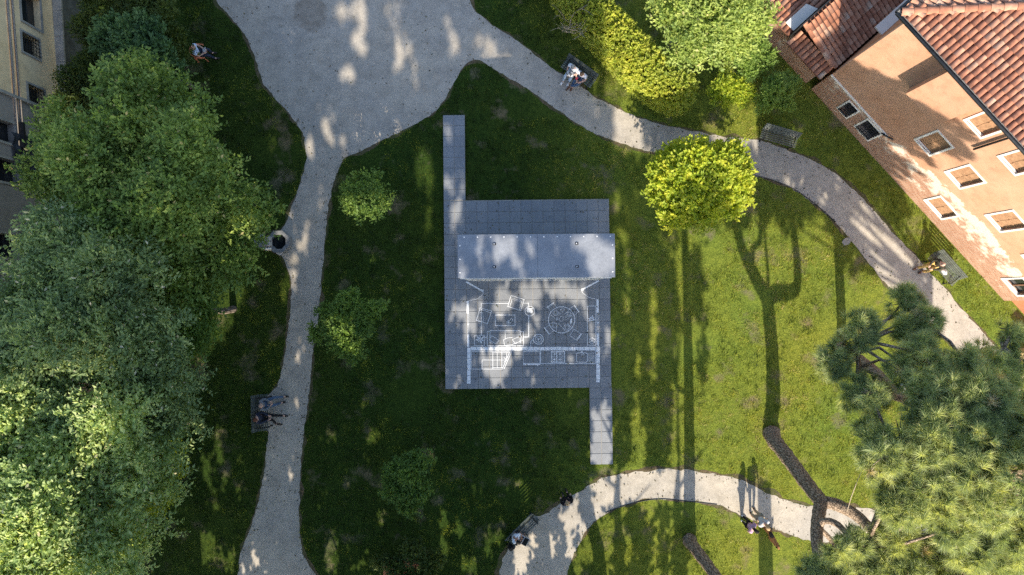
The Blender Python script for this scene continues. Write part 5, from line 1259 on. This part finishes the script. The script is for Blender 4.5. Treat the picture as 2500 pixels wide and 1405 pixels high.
# 4,5 pair on the left bench
hb = heading(1, -.03)
q = gz(636, 990, .9)
person("man in grey jacket and blue jeans on the left path bench", q, hb + .1, 'sit', "skin", "steel_grey", "jeans", "shoe_dark", None, sleeves='long', look=(0, .5), lean=.15, knees=dict(l=((-.22, .48, .52), (-.16, .78, .09)), r=((.12, .44, .50), (.10, .62, .09))))
q = gz(632, 1022, .9)
person("red haired person in black clothes on the left path bench", q, hb - .05, 'sit', "skin", "navy", "black_cloth", "shoe_dark", "hair_red", sleeves='long', hairlen=.3, look=(0, .1), lean=-.12, knees=dict(l=((-.08, .48, .52), (.0, .80, .09)), r=((.10, .46, .54), (.34, .56, .30))))
# 6 laptop man, laptop, backpack
hb = heading(.86, .50); q = gz(1254, 1311, .9)
person("man in white shirt and dark shorts working on a laptop", q, hb, 'sit', "skin_tan", "white_shirt", "navy", "shoe_dark", "hair_black", look=(-.2, .75), lean=.3, shorts=True)
fw = np.array([-math.sin(hb), math.cos(hb), 0])
lt = thing("laptop", "open silver laptop on the knees of the man in shorts", "laptop", q + fw * .36 + np.array([0, 0, .635]), hb)
MB().box(-.18, .18, -.12, .12, 0, .015).build("base", M["silver"], lt, bevel=.004); MB().box(-.15, .15, -.02, .10, .0155, .018).build("keyboard", M["screen_black"], lt)
lid = MB().box(-.18, .18, .125, .355, .02, .03).build("lid", M["silver"], lt, bevel=.003); MB().box(-.17, .17, .135, .345, .0305, .032).build("screen", M["screen_black"], lid)
bp = thing("backpack", "black backpack beside the man with the laptop", "backpack", gz(1248, 1336, .3) + np.array([0, 0, .008]), hb + .4)
MB().ball((0, 0, .25), (.18, .15, .25), 12, 9).build("pack", M["black_cloth"], bp, True); MB().ball((0, .13, .18), (.13, .07, .14), 10, 7).build("pocket", M["navy"], bp, True)
for s in (-.09, .09): MB().tube([(s, -.14, .42), (s * 1.2, -.22, .28), (s, -.15, .10)], .016, 6).build("strap", M["black_cloth"], bp)
# 7 standing person in black
q = P(1380, 1207); person("person with light brown hair in black coat standing by the path", q, heading(-.35, -.95), 'stand', "skin", "black_cloth", "black_cloth", "shoe_dark", "hair_blond", sleeves='long', hairlen=.25, lean=.05, look=(0, .2))
# 8,9 dog walkers and dog
q = P(1836, 1248); person("person in grey shirt bending forward over the brown dog", q, heading(.45, .85), 'stand', "skin", "grey_shirt", "khaki", "shoe_brown", "hair_blond", lean=.35, look=(-.2, .5), hairlen=.15)
q = P(1812, 1266); person("person in purple striped shirt standing next to the grey shirted one", q, heading(.75, .45), 'stand', "skin", "striped_shirt", "black_cloth", "shoe_white", "hair_black", lean=.08, look=(-.2, .5), hairlen=.2, sc=.96)
dg_ = thing("dog", "brown and black dog standing on the lower path beside its owners", "dog", P(1874, 1300) + np.array([0, 0, .008]), heading(.45, .9))
DJ = dict(hip=(0, -.28, .46), bel=(0, 0, .45), che=(0, .24, .46), nk=(0, .40, .58), hd=(0, .47, .66), mz=(0, .60, .63), tl=(0, -.42, .44), t2=(.05, -.58, .34),
          fl=(-.09, .26, .30), fk=(-.09, .25, .16), ff=(-.09, .27, .03), gl=(.09, .24, .30), gk=(.09, .21, .16), gf=(.09, .22, .03), hl=(-.09, -.24, .32), hk=(-.09, -.34, .17), hf=(-.09, -.30, .03), il=(.09, -.26, .32), ik=(.09, -.37, .17), jf=(.09, -.33, .03))
DR = dict(hip=.11, bel=.115, che=.14, nk=.085, hd=.08, mz=.038, tl=.03, t2=.018, fl=.05, fk=.032, ff=.03, gl=.05, gk=.032, gf=.03, hl=.07, hk=.032, hf=.03, il=.07, ik=.032, jf=.03)
V, F = skin_mesh("d", *chain([('bel', 'hip'), ('bel', 'che'), ('che', 'nk'), ('nk', 'hd'), ('hd', 'mz'), ('hip', 'tl'), ('tl', 't2'), ('che', 'fl'), ('fl', 'fk'), ('fk', 'ff'), ('che', 'gl'), ('gl', 'gk'), ('gk', 'gf'), ('hip', 'hl'), ('hl', 'hk'), ('hk', 'hf'), ('hip', 'il'), ('il', 'ik'), ('ik', 'jf')], DJ, DR))
link("body", mesh_pd("body", V, F, True), M["dog_brown"], dg_)
for s in (-1, 1): MB().ball((s * .075, .45, .68), (.02, .035, .06), 8, 6).build("ear", M["dog_dark"], dg_, True)
MB().ball((0, -.02, .50), (.10, .24, .085), 10, 8).build("saddle_patch", M["dog_dark"], dg_, True); MB().ball((0, .635, .635), .018, 8, 6).build("nose", M["dog_dark"], dg_)
for s in (-1, 1): MB().ball((s * .035, .54, .69), .010, 8, 6).build("eye", M["dog_dark"], dg_)
MB().tube([(0, .385 + .085 * math.cos(a), .55 + .085 * math.sin(a)) if False else (.10 * math.cos(a), .37 + .03 * math.sin(a), .55 + .10 * math.sin(a)) for a in np.linspace(0, 6.28, 14)], .014, 5).build("collar", M["tan_leather"], dg_)
# 10 man on the right bench with carrier bag
hb = heading(-.78, .62); q = gz(2297, 643, .9)
person("balding man in dark jacket and ochre trousers on the right bench", q, hb - .15, 'sit', "skin", "olive", "ochre", "shoe_brown", None, sleeves='long', lean=.12, look=(.1, .45))
cb_ = thing("carrier_bag", "pale plastic carrier bag on the right bench beside the seated man", "bag", gz(2304, 664, .55) + np.array([0, 0, .472]), hb)
m = MB().ball((0, 0, .10), (.17, .11, .12), 10, 7); m.V = [(v[0] + random.uniform(-.02, .02), v[1] + random.uniform(-.02, .02), max(v[2] + random.uniform(-.015, .015), .0)) for v in m.V]
m.build("bag_body", M["pale_cloth"], cb_); MB().tube([(-.06, 0, .2), (0, .03, .3), (.06, 0, .2)], .01, 6).build("handle", M["pale_cloth"], cb_)
# 11 someone on the grass under the pine
q = P(2215, 905); person("person in blue shirt sitting on the grass under the big pine", q, heading(-.3, .9), 'floor', "skin", "blue_shirt", "jeans", "shoe_white", "hair_brown", lean=.1, look=(0, .4))
n_ = 6; V = []; F = []; q = P(2218, 945)
for i in range(n_ + 1):
    for j in range(n_ + 1): V.append(((i / n_ - .5) * .45, (j / n_ - .5) * .3, .05 + .05 * math.sin(i * 2.1 + j) * math.cos(j * 1.7)))
for i in range(n_):
    for j in range(n_): a = i * (n_ + 1) + j; F.append((a, a + n_ + 1, a + n_ + 2, a + 1))
o = link("picnic_cloth", mesh_pd("picnic_cloth", V, F, True), M["paper"]); o.location = (q[0], q[1], .02); o.rotation_euler = (0, 0, .5); o.modifiers.new("s", 'SOLIDIFY').thickness = .012
tag(o, "crumpled white cloth on the grass under the big pine", "cloth")

# ------------------------------------------------------------------ fountain and its dish
q = P(682, 591, .4); fo = thing("drinking_fountain", "grey stone drinking fountain with octagonal basin beside the left path", "fountain", (q[0], q[1], .006), .04)
N8 = 8; ro, ri, h = .50, .36, .55
V = []; F = []
for k_, (r_, z_) in enumerate(((ro, 0), (ro * 1.05, h * .8), (ro * 1.05, h), (ri, h), (ri * .92, .2))):
    for i in range(N8): a = math.pi / 8 + i * math.pi / 4; V.append((r_ * math.cos(a), r_ * math.sin(a), z_))
for k_ in range(4):
    for i in range(N8): a, b = k_ * 8 + i, k_ * 8 + (i + 1) % 8; F.append((a, b, b + 8, a + 8))
F.append(tuple(range(32, 40)))
link("basin", mesh_pd("basin", V, F), M["fountain_stone"], fo)
MB().prism([(ri * .93 * math.cos(math.pi / 8 + i * math.pi / 4), ri * .93 * math.sin(math.pi / 8 + i * math.pi / 4)) for i in range(8)], .28, .36).build("water", M["water_dark"], fo)
MB().box(-.80, -.45, -.24, .24, 0, 1.15).build("pedestal", M["fountain_stone"], fo, bevel=.03); MB().box(-.46, -.28, -.22, .22, .50, .80).build("step_block", M["concrete"], fo, bevel=.03)
MB().box(-.84, -.42, -.28, .28, 1.15, 1.24).build("cap_stone", M["fountain_stone"], fo, bevel=.02)
MB().tube([(-.45, 0, .95), (-.25, 0, .95), (-.2, 0, .88)], .018, 8).build("spout", M["dark_metal"], fo, True)
MB().box(-.70, -.30, -.34, -.26, .0, .72).build("side_slab", M["stone_trim"], fo, bevel=.02)
q = P(683, 614, .2); ds = thing("round_dish", "small round white bowl on a stand in front of the fountain", "bowl", (q[0], q[1], .006))
V = []; F = []; n_ = 18
for r_, z_ in ((.06, 0), (.05, .12), (.16, .20), (.165, .22), (.11, .205), (.09, .17)):
    for i in range(n_): a = 2 * math.pi * i / n_; V.append((r_ * math.cos(a), r_ * math.sin(a), z_))
for k_ in range(5):
    for i in range(n_): a, b = k_ * n_ + i, k_ * n_ + (i + 1) % n_; F.append((a, b, b + n_, a + n_))
F.append(tuple(range(5 * n_, 6 * n_)))
link("bowl", mesh_pd("bowl", V, F, True), M["white_paint"], ds); MB().tube([(0, 0, .18), (0, 0, .20)], .07, 12).build("drain", M["silver"], ds)
# small manhole cover at the path edge, paper litter on the grass
q = P(2066, 590); o = MB().prism([(.20 * math.cos(i * 2 * math.pi / 12) * (1 + .12 * math.sin(i * 3)), .16 * math.sin(i * 2 * math.pi / 12)) for i in range(12)], .0, .03).build("stone_slab", M["concrete"]); o.location = (q[0], q[1], .01); o.rotation_euler = (0, 0, .6)
tag(o, "small pale flat stone on the grass beside the right path", "stone")
mk = thing("swing_rope", "thin pale rope hanging from the pine fork above the path", "rope", (0, 0, 0)); 
mk.location = tuple(P(2068, 1250, 5.2)); l0 = P(2068, 1250, 5.2)
MB().tube([P(2068, 1250, 5.5) - l0, P(2078, 1215, 5.9) - l0, P(2095, 1170, 6.5) - l0, P(2118, 1120, 7.2) - l0, P(2150, 1080, 8.6) - l0], .011, 5).build("cord", M["twig"], mk)
MB().tube([P(2068, 1250, 5.5) - l0 + np.array([.28 * math.cos(a), .1 * math.sin(a), .28 * math.sin(a) - .2]) for a in np.linspace(0, 6.28, 16)], .012, 5).build("loop", M["twig"], mk)
